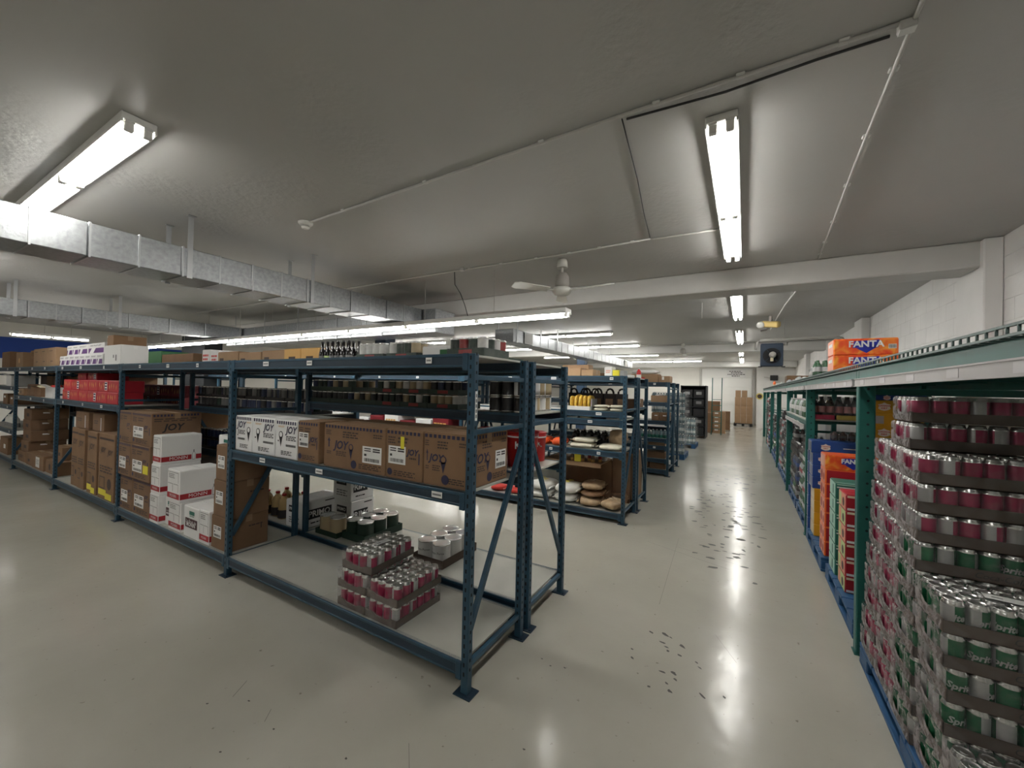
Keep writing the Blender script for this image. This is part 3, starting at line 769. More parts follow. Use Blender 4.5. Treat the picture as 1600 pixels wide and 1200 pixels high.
# ---------------------------------------------------------------- blue shelving racks
PW = .045
def slots_mesh(top, step=.05):
    def mk():
        b = MB('slot_dark'); z = .10
        while z < top - .03:
            b.box(-.007, .003, -PW / 2 - .0008, -PW / 2, z, z + .022); b.box(PW / 2, PW / 2 + .0008, -.006, .004, z + .024, z + .040)
            b.box(-.007, .003, PW / 2, PW / 2 + .0008, z, z + .022)
            z += step
        return b.mesh('post_slots')
    return cached(('slots', round(top, 3)), mk)
def blue_rack(label, x0, x1, y0, y1, levels, left=True, right=True, top=1.835, slots=(), labels=0, back=True, seed=0, group=None, m='blue_paint', name='shelving_rack', deck='deck_grey', mirror=False):
    o = thing(name, None, label, 'shelf', ((x0 + x1) / 2, y0, 0), group=group)
    cx = (x0 + x1) / 2; rng = random.Random(seed + 5)
    X0, X1, D = x0 - cx, x1 - cx, y1 - y0
    def post():
        b = MB(m); h = PW / 2
        b.box(-h, h, -h, h, .006, top, 0, .004); return b.mesh('post')
    def foot():
        b = MB('blue_dark'); b.box(-.055, .055, -.045, .045, 0, .006); b.box(.032, .044, -.034, -.022, .006, .014); return b.mesh('foot_plate')
    pm = cached(('post', m, round(top, 3)), post); fm = cached('foot', foot)
    for side, xx in ((0, X0), (1, X1)):
        if (side == 0 and not left) or (side == 1 and not right): continue
        for e, yy in ((0, PW / 2), (1, D - PW / 2)):
            p = part('post', pm, o, (xx, yy, 0)); part('foot_plate', fm, p)
            if (side, e) in slots: part('post_slots', slots_mesh(top), p, kind='stuff')
        ya, yb = PW, D - PW
        for zz in (.145, 1.405, 1.705):
            if zz < top: 
                b = MB(m); b.box(xx - .014, xx + .014, ya, yb, zz - .014, zz + .014, 0, .003); part('side_rail', b.mesh('side_rail'), o)
        b = MB(m); (p0, p1) = ((ya, .33), (yb, 1.27))
        if mirror: p0, p1 = (yb, .33), (ya, 1.27)
        dy = p1[0] - p0[0]; dz = p1[1] - p0[1]; L = math.hypot(dy, dz); ny, nz = -dz / L * .016, dy / L * .016
        P = [(p0[0] + ny, p0[1] + nz), (p1[0] + ny, p1[1] + nz), (p1[0] - ny, p1[1] - nz), (p0[0] - ny, p0[1] - nz)]
        bb = len(b.v); b.v += [(xx - .012, y, z) for y, z in P] + [(xx + .012, y, z) for y, z in P]
        for q in ((0, 1, 2, 3), (7, 6, 5, 4), (0, 4, 5, 1), (1, 5, 6, 2), (2, 6, 7, 3), (3, 7, 4, 0)): b.face([bb + i for i in q])
        part('diagonal_brace', b.mesh('diagonal_brace'), o)
    a, e = X0 + PW / 2 + .001, X1 - PW / 2 - .001
    bh = .072
    def beam_me(fr):
        def mk():
            b = MB(m); s = 1 if fr else -1
            b.box(a, e, 0, s * .030, .001, bh - .001, 'blue_dark')
            b.box(a, e, s * -.003, s * .034, bh - .016, bh + .002, 0, .002); b.box(a, e, s * -.003, s * .034, -.002, .012, 0, .002)
            for xx in (a, e - .035): b.box(xx, xx + .035, s * -.005, s * .012, -.02, bh + .004, 0, .002)
            return b.mesh('beam')
        return cached(('beam', m, round(a, 3), round(e, 3), fr), mk)
    for z in levels:
        p = part('beam', beam_me(True), o, (0, .004, z - bh - .002))
        if labels and z > .5:
            for k in range(labels):
                b = MB('paper_white'); u = a + (e - a) * (k + rng.uniform(.25, .75)) / labels; wd = rng.choice((.045, .06, .075))
                b.box(u, u + wd, -.0055, -.0035, .022, .056); b.box(u + .006, u + wd - .006, -.0060, -.0056, .034, .044, 'ink_grey'); part('price_label', b.mesh('price_label'), p)
        if back: part('beam', beam_me(False), o, (0, D - .004, z - bh - .002))
        def dk():
            b = MB(deck); n = 2
            for k in range(n):
                u0 = a + (e - a) * k / n; b.box(u0 + .001, u0 + (e - a) / n - .001, .012, D - .012, -.014, 0, 0, .002)
            return b.mesh('shelf_deck')
        part('shelf_deck', cached(('deck', deck, round(a, 3), round(e, 3), round(D, 3)), dk), o, (0, 0, z))
    return o
BX = [-1.280, -3.805, -6.335, -8.865, -11.395, -13.92]      # post lines of the blue rows
YA0, YA1, YA2, YA3 = 1.762, 2.392, 2.458, 3.085
row = ['end', 'second', 'third', 'fourth', 'fifth']
LA = [[.165, 1.075, 1.835], [.165, 1.835], [.165, 1.345, 1.835], [.165, 1.335, 1.835], [.165, .69, 1.13, 1.485, 1.835]]
for k in range(5):
    blue_rack('blue steel shelving bay, nearest row front side, %s bay from the aisle' % row[k], BX[k + 1], BX[k], YA0, YA1, LA[k], right=(k == 0), slots=((1, 0), (1, 1), (0, 0)) if k == 0 else ((0, 0),) , labels=3, seed=k)
LB = [[.165, 1.06, 1.475, 1.835], [.165, .80, 1.33, 1.835], [.165, .80, 1.27, 1.835], [.165, 1.0, 1.5, 1.835], [.165, 1.0, 1.5, 1.835]]
near_rack = [o for o in S.objects if o.parent is None and o.name == 'shelving_rack'][0]
b = MB('paper_white'); b.box(BX[0] + PW / 2 + .0002, BX[0] + PW / 2 + .0012, 1.777, 1.797, 1.47, 1.63)
pl_ = part('post_label', b.mesh('post_label'), near_rack, (-near_rack.location.x, -near_rack.location.y, 0))
for k in range(5):
    q = MB('ink_grey'); q.box(BX[0] + PW / 2 + .0013, BX[0] + PW / 2 + .0016, 1.781, 1.793, 1.485 + .028 * k, 1.503 + .028 * k); part('printed_text', q.mesh('printed_text'), pl_)
for k in range(5):
    blue_rack('blue steel shelving bay, nearest row rear side, %s bay from the aisle' % row[k], BX[k + 1], BX[k], YA2, YA3, LB[k], right=(k == 0), slots=((1, 0), (1, 1)) if k == 0 else (), labels=0, seed=20 + k, mirror=True)
YB0, YB1, YB2, YB3 = 4.985, 5.615, 5.69, 6.27
LC = [[.125, .885, 1.28, 1.385, 1.835], [.125, .9, 1.38, 1.835], [.125, .9, 1.38, 1.835], [.125, .9, 1.38, 1.835], [.125, .9, 1.38, 1.835]]
for k in range(5):
    blue_rack('blue steel shelving bay, second row front side, %s bay from the aisle' % row[k], BX[k + 1], BX[k], YB0, YB1, LC[k], right=(k == 0), slots=((1, 0), (1, 1)) if k == 0 else (), labels=4 if k == 0 else 2, seed=40 + k, m='blue_paint')
for k in range(3):
    blue_rack('blue steel shelving bay, second row rear side, %s bay from the aisle' % row[k], BX[k + 1], BX[k], YB2, YB3, [.125, 1.385, 1.835], right=(k == 0), labels=0, seed=60 + k, mirror=True)
YC0, YC1, YC2, YC3 = 8.28, 8.90, 8.98, 9.60
for k in range(4):
    blue_rack('blue steel shelving bay, third row front side, %s bay from the aisle' % row[k], BX[k + 1], BX[k], YC0, YC1, [.12, .33, .585, .73, 1.075, 1.44, 1.835] if k == 0 else [.12, .6, 1.08, 1.835], right=(k == 0), labels=3 if k == 0 else 0, seed=80 + k)
    if k < 2: blue_rack('blue steel shelving bay, third row rear side, %s bay from the aisle' % row[k], BX[k + 1], BX[k], YC2, YC3, [.12, .9, 1.45, 1.835], right=(k == 0), labels=0, seed=90 + k, mirror=True)
# black closed rack further down the aisle
o = thing('black_shelf', None, 'tall black shelving unit with dark drawers beyond the water pallets', 'shelf', (-1.62, 15.9, 0))
for xx in (-.42, .40):
    b = MB('black_rack'); b.box(xx, xx + .03, 0, .9, 0, 1.90, 0, .004); part('side_panel', b.mesh('side_panel'), o)
b = MB('black_rack'); b.box(-.39, .40, .86, .89, .02, 1.9); part('back_panel', b.mesh('back_panel'), o)
for k, z in enumerate((.08, .42, .76, 1.10, 1.44, 1.86)):
    b = MB('black_rack'); b.box(-.388, .398, .0, .855, z, z + .03, 0, .003); part('shelf_board', b.mesh('shelf_board'), o)
for k in range(5):
    for j in range(2):
        z = .112 + .34 * k; x = -.375 + j * .39
        b = MB('black_plastic'); b.box(x, x + .36, .02, .80, z, z + .28, 0, .01); d = part('bin', b.mesh('bin'), o)
        if (k + j) % 2 == 0 or k == 4:
            b = MB('ink_grey' if k < 4 else 'can_steel_dark'); b.box(x + .09, x + .27, .017, .0195, z + .10, z + .20); part('bin_label', b.mesh('bin_label'), d)

# ---------------------------------------------------------------- green pallet racks along the right wall
GY = [.85, 3.35, 5.85, 8.35, 10.85, 13.35, 15.85, 18.35]
GX0, GX1 = .635, 1.70
def green_rack(label, y0, y1, mid=None, first=False, near=False, seed=0):
    o = thing('pallet_rack', None, label, 'shelf', (GX0, y0, 0))
    L = y1 - y0; W = GX1 - GX0; pw, pd = .085, .07
    ys = ([0] if first else []) + [L]
    for yy in ys:
        for xx in (0, W - pw):
            def mk():
                b = MB('green_paint'); b.box(0, pw, 0, pd, .008, 1.815, 0, .006); return b.mesh('post')
            p = part('post', cached('gpost', mk), o, (xx, yy, 0))
            def fp():
                b = MB('green_paint'); b.box(-.008, pw + .008, -.008, pd + .008, 0, .008); return b.mesh('foot_plate')
            part('foot_plate', cached('gfoot', fp), p)
            if near and xx == 0:
                def ho():
                    b = MB('slot_dark'); z = .12
                    while z < 1.75:
                        bb = len(b.v)
                        b.v += [(pw * .55 + .0075 * math.cos(t), -.0006, z + .0075 * math.sin(t)) for t in [2 * PI * i / 8 for i in range(8)]]
                        b.face([bb + i for i in range(8)][::-1]); z += .075
                    return b.mesh('post_holes')
                part('post_holes', cached('gholes', ho), p, kind='stuff')
        for z in (.30, 1.02, 1.66):
            b = MB('green_paint'); b.box(pw + .001, W - pw - .001, yy + .02, yy + .05, z, z + .04, 0, .003); part('frame_strut', b.mesh('frame_strut'), o)
        b = MB('green_paint'); b.tube([(pw + .001, yy + .035, .96), (W - pw - .001, yy + .035, .38)], .018, 6); part('frame_diagonal', b.mesh('frame_diagonal'), o)
    a, e = pd + .001, L - .001
    def shelf(z, gap):
        b = MB('green_paint'); b.box(0, .045, a, e, z - .055, z - .002, 0, .003); f = part('beam', b.mesh('beam'), o)
        b = MB('rail_grey'); b.box(-.022, -.010, a, e, z - .10, z - .060); b.box(-.026, -.008, a, e, z - .106, z - .100); b.box(-.026, -.008, a, e, z - .062, z - .056); part('price_rail', b.mesh('price_rail'), f)
        for k in range(6):
            yk = a + (e - a) * (k + .4) / 6
            b = MB('rail_pale'); b.box(-.0235, -.0225, yk, yk + .09, z - .096, z - .066); part('price_label', b.mesh('price_label'), f)
        b = MB('green_paint'); b.box(W - .045, W, a, e, z - .10, z - .002, 0, .003); part('beam', b.mesh('beam'), o)
        for k in range(5):
            yk = a + (e - a) * (k + .5) / 5
            b = MB('green_paint'); b.box(.046, W - .046, yk - .02, yk + .02, z - .045, z - .006, 0, .002); part('cross_bar', b.mesh('cross_bar'), f)
    shelf(1.815, 0)
    # wire mesh deck with upturned front lip on the top level
    b = MB('mesh_wire'); z = 1.820; n = int(L / .055); r = .0028
    for k in range(n + 1):
        y = .004 + (L - .008) * k / n
        if near: b.tube([(W - .01, y, z), (-.004, y, z), (-.014, y, z + .006), (-.014, y, z + .030)], .0042, 5)
        else: b.box(-.014, W - .01, y - r, y + r, z - r, z + r); b.box(-.017, -.011, y - r, y + r, z, z + .03)
    for zz, xx in ((z + .031, -.014), (z + .004, -.014)):
        b.box(xx - .004, xx + .004, 0.002, L - .002, zz - .004, zz + .004)
    for k in range(7): 
        xx = .10 + k * (W - .15) / 6; b.box(xx - r, xx + r, .002, L - .002, z + r, z + 3 * r)
    part('mesh_deck', b.mesh('mesh_deck'), o, kind='stuff')
    b = MB('rail_grey'); b.box(.05, W - .05, a, e, 1.8125, 1.8165); part('deck_sheet', b.mesh('deck_sheet'), o)
    if mid:
        shelf(mid, 0); b = MB('deck_grey'); b.box(.002, W - .002, a, e, mid - .002, mid + .014, 0, .003); part('shelf_deck', b.mesh('shelf_deck'), o)
    return o
gl = ['nearest green pallet rack bay holding wrapped cans at the right', 'second green pallet rack bay holding blue and orange cartons', 'third green pallet rack bay with a middle shelf of bottle packs', 'fourth green pallet rack bay along the right wall', 'fifth green pallet rack bay along the right wall', 'sixth green pallet rack bay along the right wall', 'last green pallet rack bay near the far partition']
for k in range(7):
    green_rack(gl[k], GY[k], GY[k + 1], mid=1.35 if k == 2 else None, first=(k == 0), near=(k < 3), seed=k)

# ---------------------------------------------------------------- pallets
def pallet(label, x0, x1, y0, y1, h=.13, m='pallet_blue'):
    o = thing('pallet', None, label, 'pallet', ((x0 + x1) / 2, (y0 + y1) / 2, 0)); w = x1 - x0; d = y1 - y0
    n = 6
    for k in range(n):
        b = MB(m); yy = -d / 2 + k * (d / n); b.box(-w / 2, w / 2, yy + .006, yy + d / n - .006, h - .028, h, 0, .004); part('deck_board', b.mesh('deck_board'), o)
    for xx in (-w / 2 + .06, 0, w / 2 - .06):
        for yy in (-d / 2 + .09, 0, d / 2 - .09):
            b = MB(m); b.box(xx - .06, xx + .06, yy - .085, yy + .085, .024, h - .0285, 0, .006); part('block', b.mesh('block'), o)
        b = MB(m); b.box(xx - .06, xx + .06, -d / 2, d / 2, 0, .0235, 0, .004); part('runner', b.mesh('runner'), o)
    return o

# ---------------------------------------------------------------- shrink wrapped trays of small cans
CR, CHT = .0325, .119
def can_me(body, alt):
    def mk():
        b = MB(body, alt, 'can_steel')
        prof = [(.024, 0), (.0318, .008), (CR, .013), (CR, .100), (.0295, .110), (.027, .1145), (.0275, CHT), (.0255, CHT), (.0245, CHT - .004)]
        mm = ['can_steel', 'can_steel', body, 'can_steel', 'can_steel', 'can_steel', 'can_steel', 'can_steel', 'can_steel']
        def sect(i, j, m): return alt if (j == 2 and i in (0, 1, 2, 3, 4)) else m
        b.lathe(prof, 18, mm, sect=sect)
        # pull tab
        b.box(-.010, .006, -.006, .006, CHT - .0035, CHT - .002, 'can_steel')
        return b.mesh('can')
    return cached(('can', body, alt), mk)
PITCH = .0660
def tray_me(m):
    def mk():
        b = MB(m); L, W, t = .202, .136, .003
        b.box(-L, L, -W, W, 0, t)
        b.box(-L, L, -W, -W + t, t, .046); b.box(-L, L, W - t, W, t, .046)
        for s in (-1, 1):                          # ends dip in the middle so the hand hole shows the cans
            pts = [(-W, t), (W, t), (W, .05), (W * .62, .048), (W * .35, .034), (-W * .35, .034), (-W * .62, .048), (-W, .05)]
            bb = len(b.v); xo, xi = s * L, s * (L - t)
            b.v += [(xo, y, z) for y, z in pts] + [(xi, y, z) for y, z in pts]
            n = len(pts); ids = list(range(bb, bb + n)); b.face(ids if s > 0 else ids[::-1]); ids2 = list(range(bb + n, bb + 2 * n)); b.face(ids2[::-1] if s > 0 else ids2)
            for i in range(n): b.face((bb + i, bb + n + i, bb + n + (i + 1) % n, bb + (i + 1) % n))
        return b.mesh('tray')
    return cached(('tray', m), mk)
def film_me():
    b = MB('film_clear'); L, W, Z = .2045, .1385, .1225; rng = random.Random(3)
    nx, ny = 12, 8
    P = lambda i, j: (-L + 2 * L * i / nx, -W + 2 * W * j / ny, Z + rng.uniform(-.0022, .0006))
    bb = len(b.v)
    for j in range(ny + 1):
        for i in range(nx + 1): b.v.append(P(i, j))
    for j in range(ny):
        for i in range(nx):
            a = bb + j * (nx + 1) + i; b.face((a, a + 1, a + nx + 2, a + nx + 1), 0, True)
    for s in (-1, 1):
        bb = len(b.v)
        for k in range(4):
            for i in range(nx + 1): b.v.append((-L + 2 * L * i / nx, s * (W + rng.uniform(-.0006, .0012)), .004 + (Z - .004) * k / 3))
        for k in range(3):
            for i in range(nx):
                a = bb + k * (nx + 1) + i; q = (a, a + 1, a + nx + 2, a + nx + 1); b.face(q if s < 0 else q[::-1], 0, True)
    return b.mesh('shrink_film')
def film_end_me(var, fm='film_frost'):
    """gathered film over a pack end with its oval opening; local -X side"""
    b = MB(fm); W, Z, n = .1385, .1225, 28; rng = random.Random(var)
    cy, cz, ry, rz_ = rng.uniform(-.012, .012), .072, rng.uniform(.042, .056), rng.uniform(.024, .031)
    rings = []
    for r in range(4):
        f = r / 3; ring = []
        for k in range(n):
            t = 2 * PI * k / n; c, s_ = math.cos(t), math.sin(t)
            iy, iz = cy + ry * c, cz + rz_ * s_
            q = 1 / max(abs(c), abs(s_)); oy, oz = c * q * W, .003 + (Z - .003) * (.5 + .5 * s_ * q)
            ring.append((-.2055 - (.0035 * math.sin(f * PI) * rng.uniform(.2, 1.6)) - .001, iy + (oy - iy) * f, iz + (oz - iz) * f))
        rings.append(ring)
    bb = len(b.v)
    for r in rings: b.v += r
    for r in range(3):
        for k in range(n):
            b.face((bb + r * n + k, bb + r * n + (k + 1) % n, bb + (r + 1) * n + (k + 1) % n, bb + (r + 1) * n + k), 0, True)
    return b.mesh('shrink_film_end')
def can_pack(label, x, y, z, rz, body, alt, show, word=None, tray='cardboard_dark', seed=0, group=None, sheet=False, ends=(-1,), fm='film_frost'):
    """x,y centre; long axis local X. show: subset of 'top','end','side' says which cans are built"""
    o = thing('can_pack', tray_me(tray), label, 'drink cans', (x, y, z), (0, 0, rz), group)
    rng = random.Random(seed)
    for i in range(6):
        for j in range(4):
            if not ('top' in show or ('end' in show and i == 0) or ('side' in show and j == 0) or ('side2' in show and j == 3)): continue
            a = rng.uniform(0, 2 * PI)
            c = part('can', can_me(body, alt), o, ((i - 2.5) * PITCH, (j - 1.5) * PITCH, .0032), (0, 0, a))
            if word and j == 0 and 'side' in show:
                if rng.random() < .68:
                    t = -PI / 2 + rng.uniform(-.5, .5) - a
                    # word runs around the can
                    part('lettering', text_mesh(word, .034, 'can_silver', .25, .0012, CR + .0006), c, (0, 0, .058), (PI / 2, 0, t + PI / 2))
                    c.rotation_euler.z = a if abs(((a + PI / 2) % (2 * PI)) - PI) < 2 else a + PI
    if word is not None:
        part('lettering', text_mesh('Coca-Cola', .034, 'ink_black', .3, 0.0), o, (.05, -.1362, .022), (PI / 2, 0, 0))
    part('shrink_film', cached('film', film_me), o)
    for s in ends:
        part('shrink_film_end', cached(('fend', seed % 5, fm), lambda: film_end_me(seed % 5, fm)), o, (0, 0, 0), (0, 0, 0 if s < 0 else PI))
    if sheet:
        b = MB('paper_white'); b.box(-.05, .07, -.03, .02, .1230, .1236); b.box(-.03, .0, -.012, -.002, .1237, .1239, 'ink_grey'); part('paper_slip', b.mesh('paper_slip'), o, rot=(0, 0, -.12))
    return o
# big stack in the nearest right bay
pallet('blue plastic pallet under the tall stack of canned drinks at right', .64, 1.62, 1.62, 3.28, .128)
PB, PP = .1285, .1275
cols = [('back', 3.132), ('second', 2.848), ('third', 2.564)]
rr = random.Random(4)
for ci, (nm, cy) in enumerate(cols):
    n = (10, 12, 10)[ci]
    for k in range(n):
        green = (ci == 2 and k < 7)
        lean = (.0058 * k, .0045 * k, .002 * k)[ci]; dy = -.08 if (ci == 1 and k >= 10) else 0
        show = ['end']
        if ci == 2: show.append('side')
        if k == n - 1 or (ci == 2 and k >= 5): show.append('top')
        if ci == 1 and k >= 9: show += ['side']
        body, alt = ('can_green', 'can_silver') if green else ('can_crimson', 'can_silver')
        can_pack('tray of %s cans, %s in the %s column of right pallet' % ('green' if green else 'crimson', layer_word(k, n), nm), .64 + .21 + rr.uniform(-.005, .005) + lean, cy + dy + rr.uniform(-.002, .002), PB + k * PP, rr.uniform(-.002, .002), body, alt, show, word='Sprite' if green else None, seed=ci * 20 + k, sheet=(green and k == 6))
n = 6
for k in range(n):
    can_pack('tray of green cans, %s in the front column of right pallet' % layer_word(k, n), .865 + rr.uniform(-.004, .008), 2.280, PB + k * PP, rr.uniform(-.002, .002), 'can_green', 'can_silver', ['end', 'side'] + (['top'] if k > 3 else []), word='Sprite', seed=70 + k, sheet=(k == 5))
for k in range(2):
    can_pack('wrapped tray of silver topped cans, %s of two in the corner column' % layer_word(k, 2), .865, 1.996, PB + k * PP, 0, 'can_green', 'can_silver', ['end', 'side', 'top'], seed=80 + k, sheet=(k == 1))
# a second file of trays behind the near ones
for ci, (nm, cy) in enumerate(cols[1:] + [('front', 2.280)]):
    n = (9, 9, 6)[ci]
    for k in range(n):
        if k < n - 2: show = ['side'] if ci == 2 else []
        else: show = ['side', 'top']
        green = ci > 0 and k < 6
        can_pack('tray of %s cans, %s in the %s column, second file inward' % ('green' if green else 'crimson', layer_word(k, n), nm), 1.305, cy, PB + k * PP, 0, 'can_green' if green else 'can_crimson', 'can_silver', show, seed=100 + ci * 20 + k)
# five trays on the bottom deck of the nearest blue bay
DZ = .1655
for lab, x, y, k, show in [('bottom of three in the left pile', -2.232, 1.995, 0, ['end', 'side']), ('middle of three in the left pile', -2.226, 1.990, 1, ['end', 'side']), ('topmost of three in the left pile', -2.215, 2.010, 2, ['top']),
                           ('lower of two in the right pile', -1.950, 1.992, 0, ['end', 'side']), ('upper of two in the right pile', -1.945, 1.994, 1, ['top'])]:
    can_pack('tray of crimson cans on low grey deck, ' + lab, x, y, DZ + k * .1265, PI / 2 + (.05 if k == 2 else -.01), 'can_crimson', 'can_silver', show, tray='cardboard_dark', seed=int(-x * 1000) % 17 + k, sheet=(k == 2), fm='film_soft')

# ---------------------------------------------------------------- cartons and goods of the nearest row
def joy_print(face, w, d, h, big=True, lab=None, seed=0, tab=None):
    W, Hh = fdim(face, w, d, h); P = stripes(face, .03, .97, .90, .965, max(8, int(W / .033)), 'ink_navy')
    if big:
        P += lines(face, .04, .13, .74, .86, 3, 'ink_brown', seed=seed) + lines(face, .33, .58, .70, .86, 3, 'ink_brown', seed=seed + 1) + lines(face, .82, .96, .76, .86, 2, 'ink_brown', seed=seed + 2)
        P += [('t', face, .30, .52, 'JOY', min(.080, W * .18), 'ink_navy', .25, .002)]
        P += lines(face, .22, .40, .28, .40, 3, 'ink_brown', seed=seed + 3)
        P += cone(face, .47, .46, .11, W, Hh, 'ink_navy')
        P += [('q', 'printed_arrow', face, .085, .105, .46, .62, 'ink_navy'), ('g', 'printed_arrow', face, [(.07, .60), (.12, .60), (.095, .68)], 'ink_navy', 1)] + lines(face, .06, .14, .30, .38, 2, 'ink_brown', seed=seed)
        P += disc(face, .52, .14, .028, W, Hh, 'ink_navy') + lines(face, .60, .94, .07, .19, 3, 'ink_brown', seed=seed + 4)
    else:
        P += lines(face, .06, .26, .70, .86, 3, 'ink_brown', seed=seed) + lines(face, .34, .62, .72, .86, 2, 'ink_brown', seed=seed + 1)
        P += [('t', face, .74, .56, 'JOY', min(.05, W * .22), 'ink_navy', .25, .002)] + lines(face, .66, .84, .42, .48, 1, 'ink_brown')
        P += disc(face, .12, .13, .022, W, Hh, 'ink_navy') + lines(face, .24, .82, .06, .18, 3, 'ink_brown', seed=seed + 3)
        P += [('q', 'printed_arrow', face, .90, .93, .34, .56, 'ink_navy')]
    if lab: P += sticker(face, *lab, seed=seed + 1)
    if tab: P += [('q', 'paper_tab', face, *tab, 'yellow_label', 4)]
    return P
def joy_white(w, d, h, left):
    P = stripes('F', .06, .97, .885, .97, 9, 'ink_navy')
    a, c = (.36, .80) if left else (.72, .26)
    P += [('t', 'F', a, .74, 'JOY', .075, 'ink_navy', .25, .002)] + cone('F', c, .55, .13, w, h, 'ink_black')
    P += lines('F', a - .22, a + .22, .47, .60, 3, 'ink_black', seed=3) + lines('F', c - .12, c + .16, .80, .85, 2, 'gold_print', seed=4)
    P += [('q', 'barcode', 'F', a - .22 + .02 * k, a - .22 + .02 * k + .011, .31, .37, 'ink_black') for k in range(22)]
    P += lines('F', .28, .78, .08, .20, 3, 'ink_black', seed=5) + [('q', 'printed_text', 'F', .12, .17, .42, .46, 'ink_black')]
    return P
E0 = .0006
z = 1.075 + E0
wj = ['leftmost', 'middle', 'rightmost']
for k, (a, b_) in enumerate([(-3.772, -3.515), (-3.508, -3.182), (-3.174, -2.888)]):
    carton('white ice cream cone carton with navy striped border, %s of the three' % wj[k], a, b_, 1.80, .46, z, z + .292, 'white_card', joy_white(b_ - a, .46, .292, k == 0), tape=None)
def brown(label, a, b_, y, d, z0, z1, prints, body='cardboard', **kw): return carton(label, a, b_, y, d, z0, z1, body, prints, **kw)
brown('narrow brown cone carton beside the three white ones', -2.880, -2.630, 1.80, .40, z, z + .30, joy_print('F', .25, .4, .3, False, (.06, .52, .36, .72), 1))
brown('wide brown cone carton second along the nearest middle shelf', -2.572, -1.957, 1.80, .44, z, z + .302, joy_print('F', .615, .44, .302, True, (.66, .95, .22, .58), 2))
brown('narrow brown cone carton with a yellow paper tab', -1.950, -1.646, 1.80, .44, z, z + .306, joy_print('F', .304, .44, .306, False, (.08, .56, .30, .66), 3, (.42, .52, .62, .86)))
brown('brown cone carton at the aisle end of the nearest middle shelf', -1.638, -1.316, 1.80, .43, z, z + .308, joy_print('F', .322, .43, .308, True, None, 4) + joy_print('R', .322, .43, .308, True, (.66, .94, .26, .62), 5))

# second bay: cone cartons, syrup cartons
z = DZ
J = [('bottom left', -6.305, -5.935, 1.79, 0, .392), ('bottom right', -5.928, -5.432, 1.79, 0, .392), ('middle left', -6.303, -5.933, 1.765, .393, .38), ('middle right', -5.926, -5.428, 1.765, .393, .38), ('top left', -6.300, -5.940, 1.765, .774, .355), ('top right', -5.932, -5.408, 1.765, .774, .355)]
for k, (nm, a, b_, y, dz, h) in enumerate(J):
    w = b_ - a; tl = 'top' in nm; 
    P = joy_print('F', w, .45, h, False, (.10, .62, .22, .56) if nm != 'top left' else None, 10 + k, (.68, .95, .22, .46) if nm == 'middle right' else None)
    if nm == 'top right': P += stripes('R', .03, .97, .90, .965, 14, 'ink_navy') + [('t', 'R', .42, .56, 'JOY', .10, 'ink_black', .25, .003)] + lines('R', .05, .9, .74, .86, 2, 'ink_brown', seed=6)
    brown('brown cone carton, %s of the stack of six at the second bay' % nm, a, b_, y, .45, z + dz + .0005 * k, z + dz + .0005 * k + h, P, body='cardboard_b')
def syrup(label, a, b_, y, d, z0, z1):
    w = b_ - a; h = z1 - z0
    P = [('q', 'red_band', 'F', 0.01, .99, .10, .27, 'red_print'), ('q', 'red_band', 'R', 0.01, .74, .10, .27, 'red_print'), ('q', 'red_band', 'R', .85, .99, .10, .27, 'red_print')]
    P += [('t', 'F', .5, .185, 'MONIN', w * .16, 'white_print', 0, 0, 3), ('t', 'R', .42, .185, 'MONIN', .048, 'white_print', 0, 0, 3)]
    P += [('g', 'bottle_drawing', 'R', [(.76, .08), (.83, .08), (.83, .30), (.81, .36), (.81, .44), (.78, .44), (.78, .36), (.76, .30)], 'ink_grey', 3), ('g', 'bottle_drawing', 'R', [(.768, .095), (.822, .095), (.822, .295), (.802, .35), (.788, .35), (.768, .295)], 'white_print', 4)]
    for u0, u1, v0, v1 in ((.06, .90, .60, .92), (.06, .45, .32, .56), (.50, .90, .32, .56)):
        t = .012
        P += [('q', 'printed_frame', 'F', u0, u1, v1 - t, v1, 'ink_black'), ('q', 'printed_frame', 'F', u1 - t * 1.5, u1, v0, v1, 'ink_black')]
    P += lines('F', .12, .6, .72, .88, 3, 'ink_grey', seed=int(-a * 100))
    return carton(label, a, b_, y, d, z0, z1, 'white_card', P, tape=None)
def fruit(label, a, b_, y, d, z0, z1):
    w = b_ - a; h = z1 - z0
    P = [('q', 'maroon_patch', 'F', .12, .90, .32, .62, 'maroon', 1), ('q', 'maroon_patch', 'R', .12, .55, .32, .62, 'maroon', 1), ('q', 'green_logo', 'F', .38, .72, .74, .86, 'teal_green', 1)]
    P += [('t', 'F', .5, .52, 'Le Fruit de', w * .15, 'white_print', .3, 0, 3), ('t', 'F', .5, .42, 'MONIN', w * .17, 'white_print', 0, .001, 3)] + lines('F', .4, .7, .68, .73, 1, 'teal_green', seed=2)
    return carton(label, a, b_, y, d, z0, z1, 'white_card', P, tape=None)
hs = .303
for k in range(3):
    syrup('white syrup carton with a red band, %s of the left stack of three' % layer_word(k, 3), (-5.420, -5.418, -5.400)[k], (-5.205, -5.200, -5.205)[k], 1.775 + .004 * k, .36, z + k * (hs + .0006), z + k * (hs + .0006) + hs)
fruit('white carton with a maroon patch squeezed between the two syrup stacks', -5.192, -5.030, 1.83, .34, z, z + .285)
syrup('white syrup carton, lower of the right stack of two', -5.015, -4.745, 1.795, .36, z, z + .288)
syrup('white syrup carton, upper of the right stack of two', -5.020, -4.750, 1.780, .37, z + .2886, z + .605)
fruit('white carton with a maroon patch standing at the shelf front', -4.665, -4.360, 1.79, .30, z, z + .295)
syrup('white syrup carton next to the narrow brown stack', -4.345, -4.165, 1.79, .34, z, z + .305)
carton('plain white carton at the back of the second bay, lower of two', -4.735, -4.45, 2.00 + .14, .24, z, z + .326, 'white_card', tape=None)
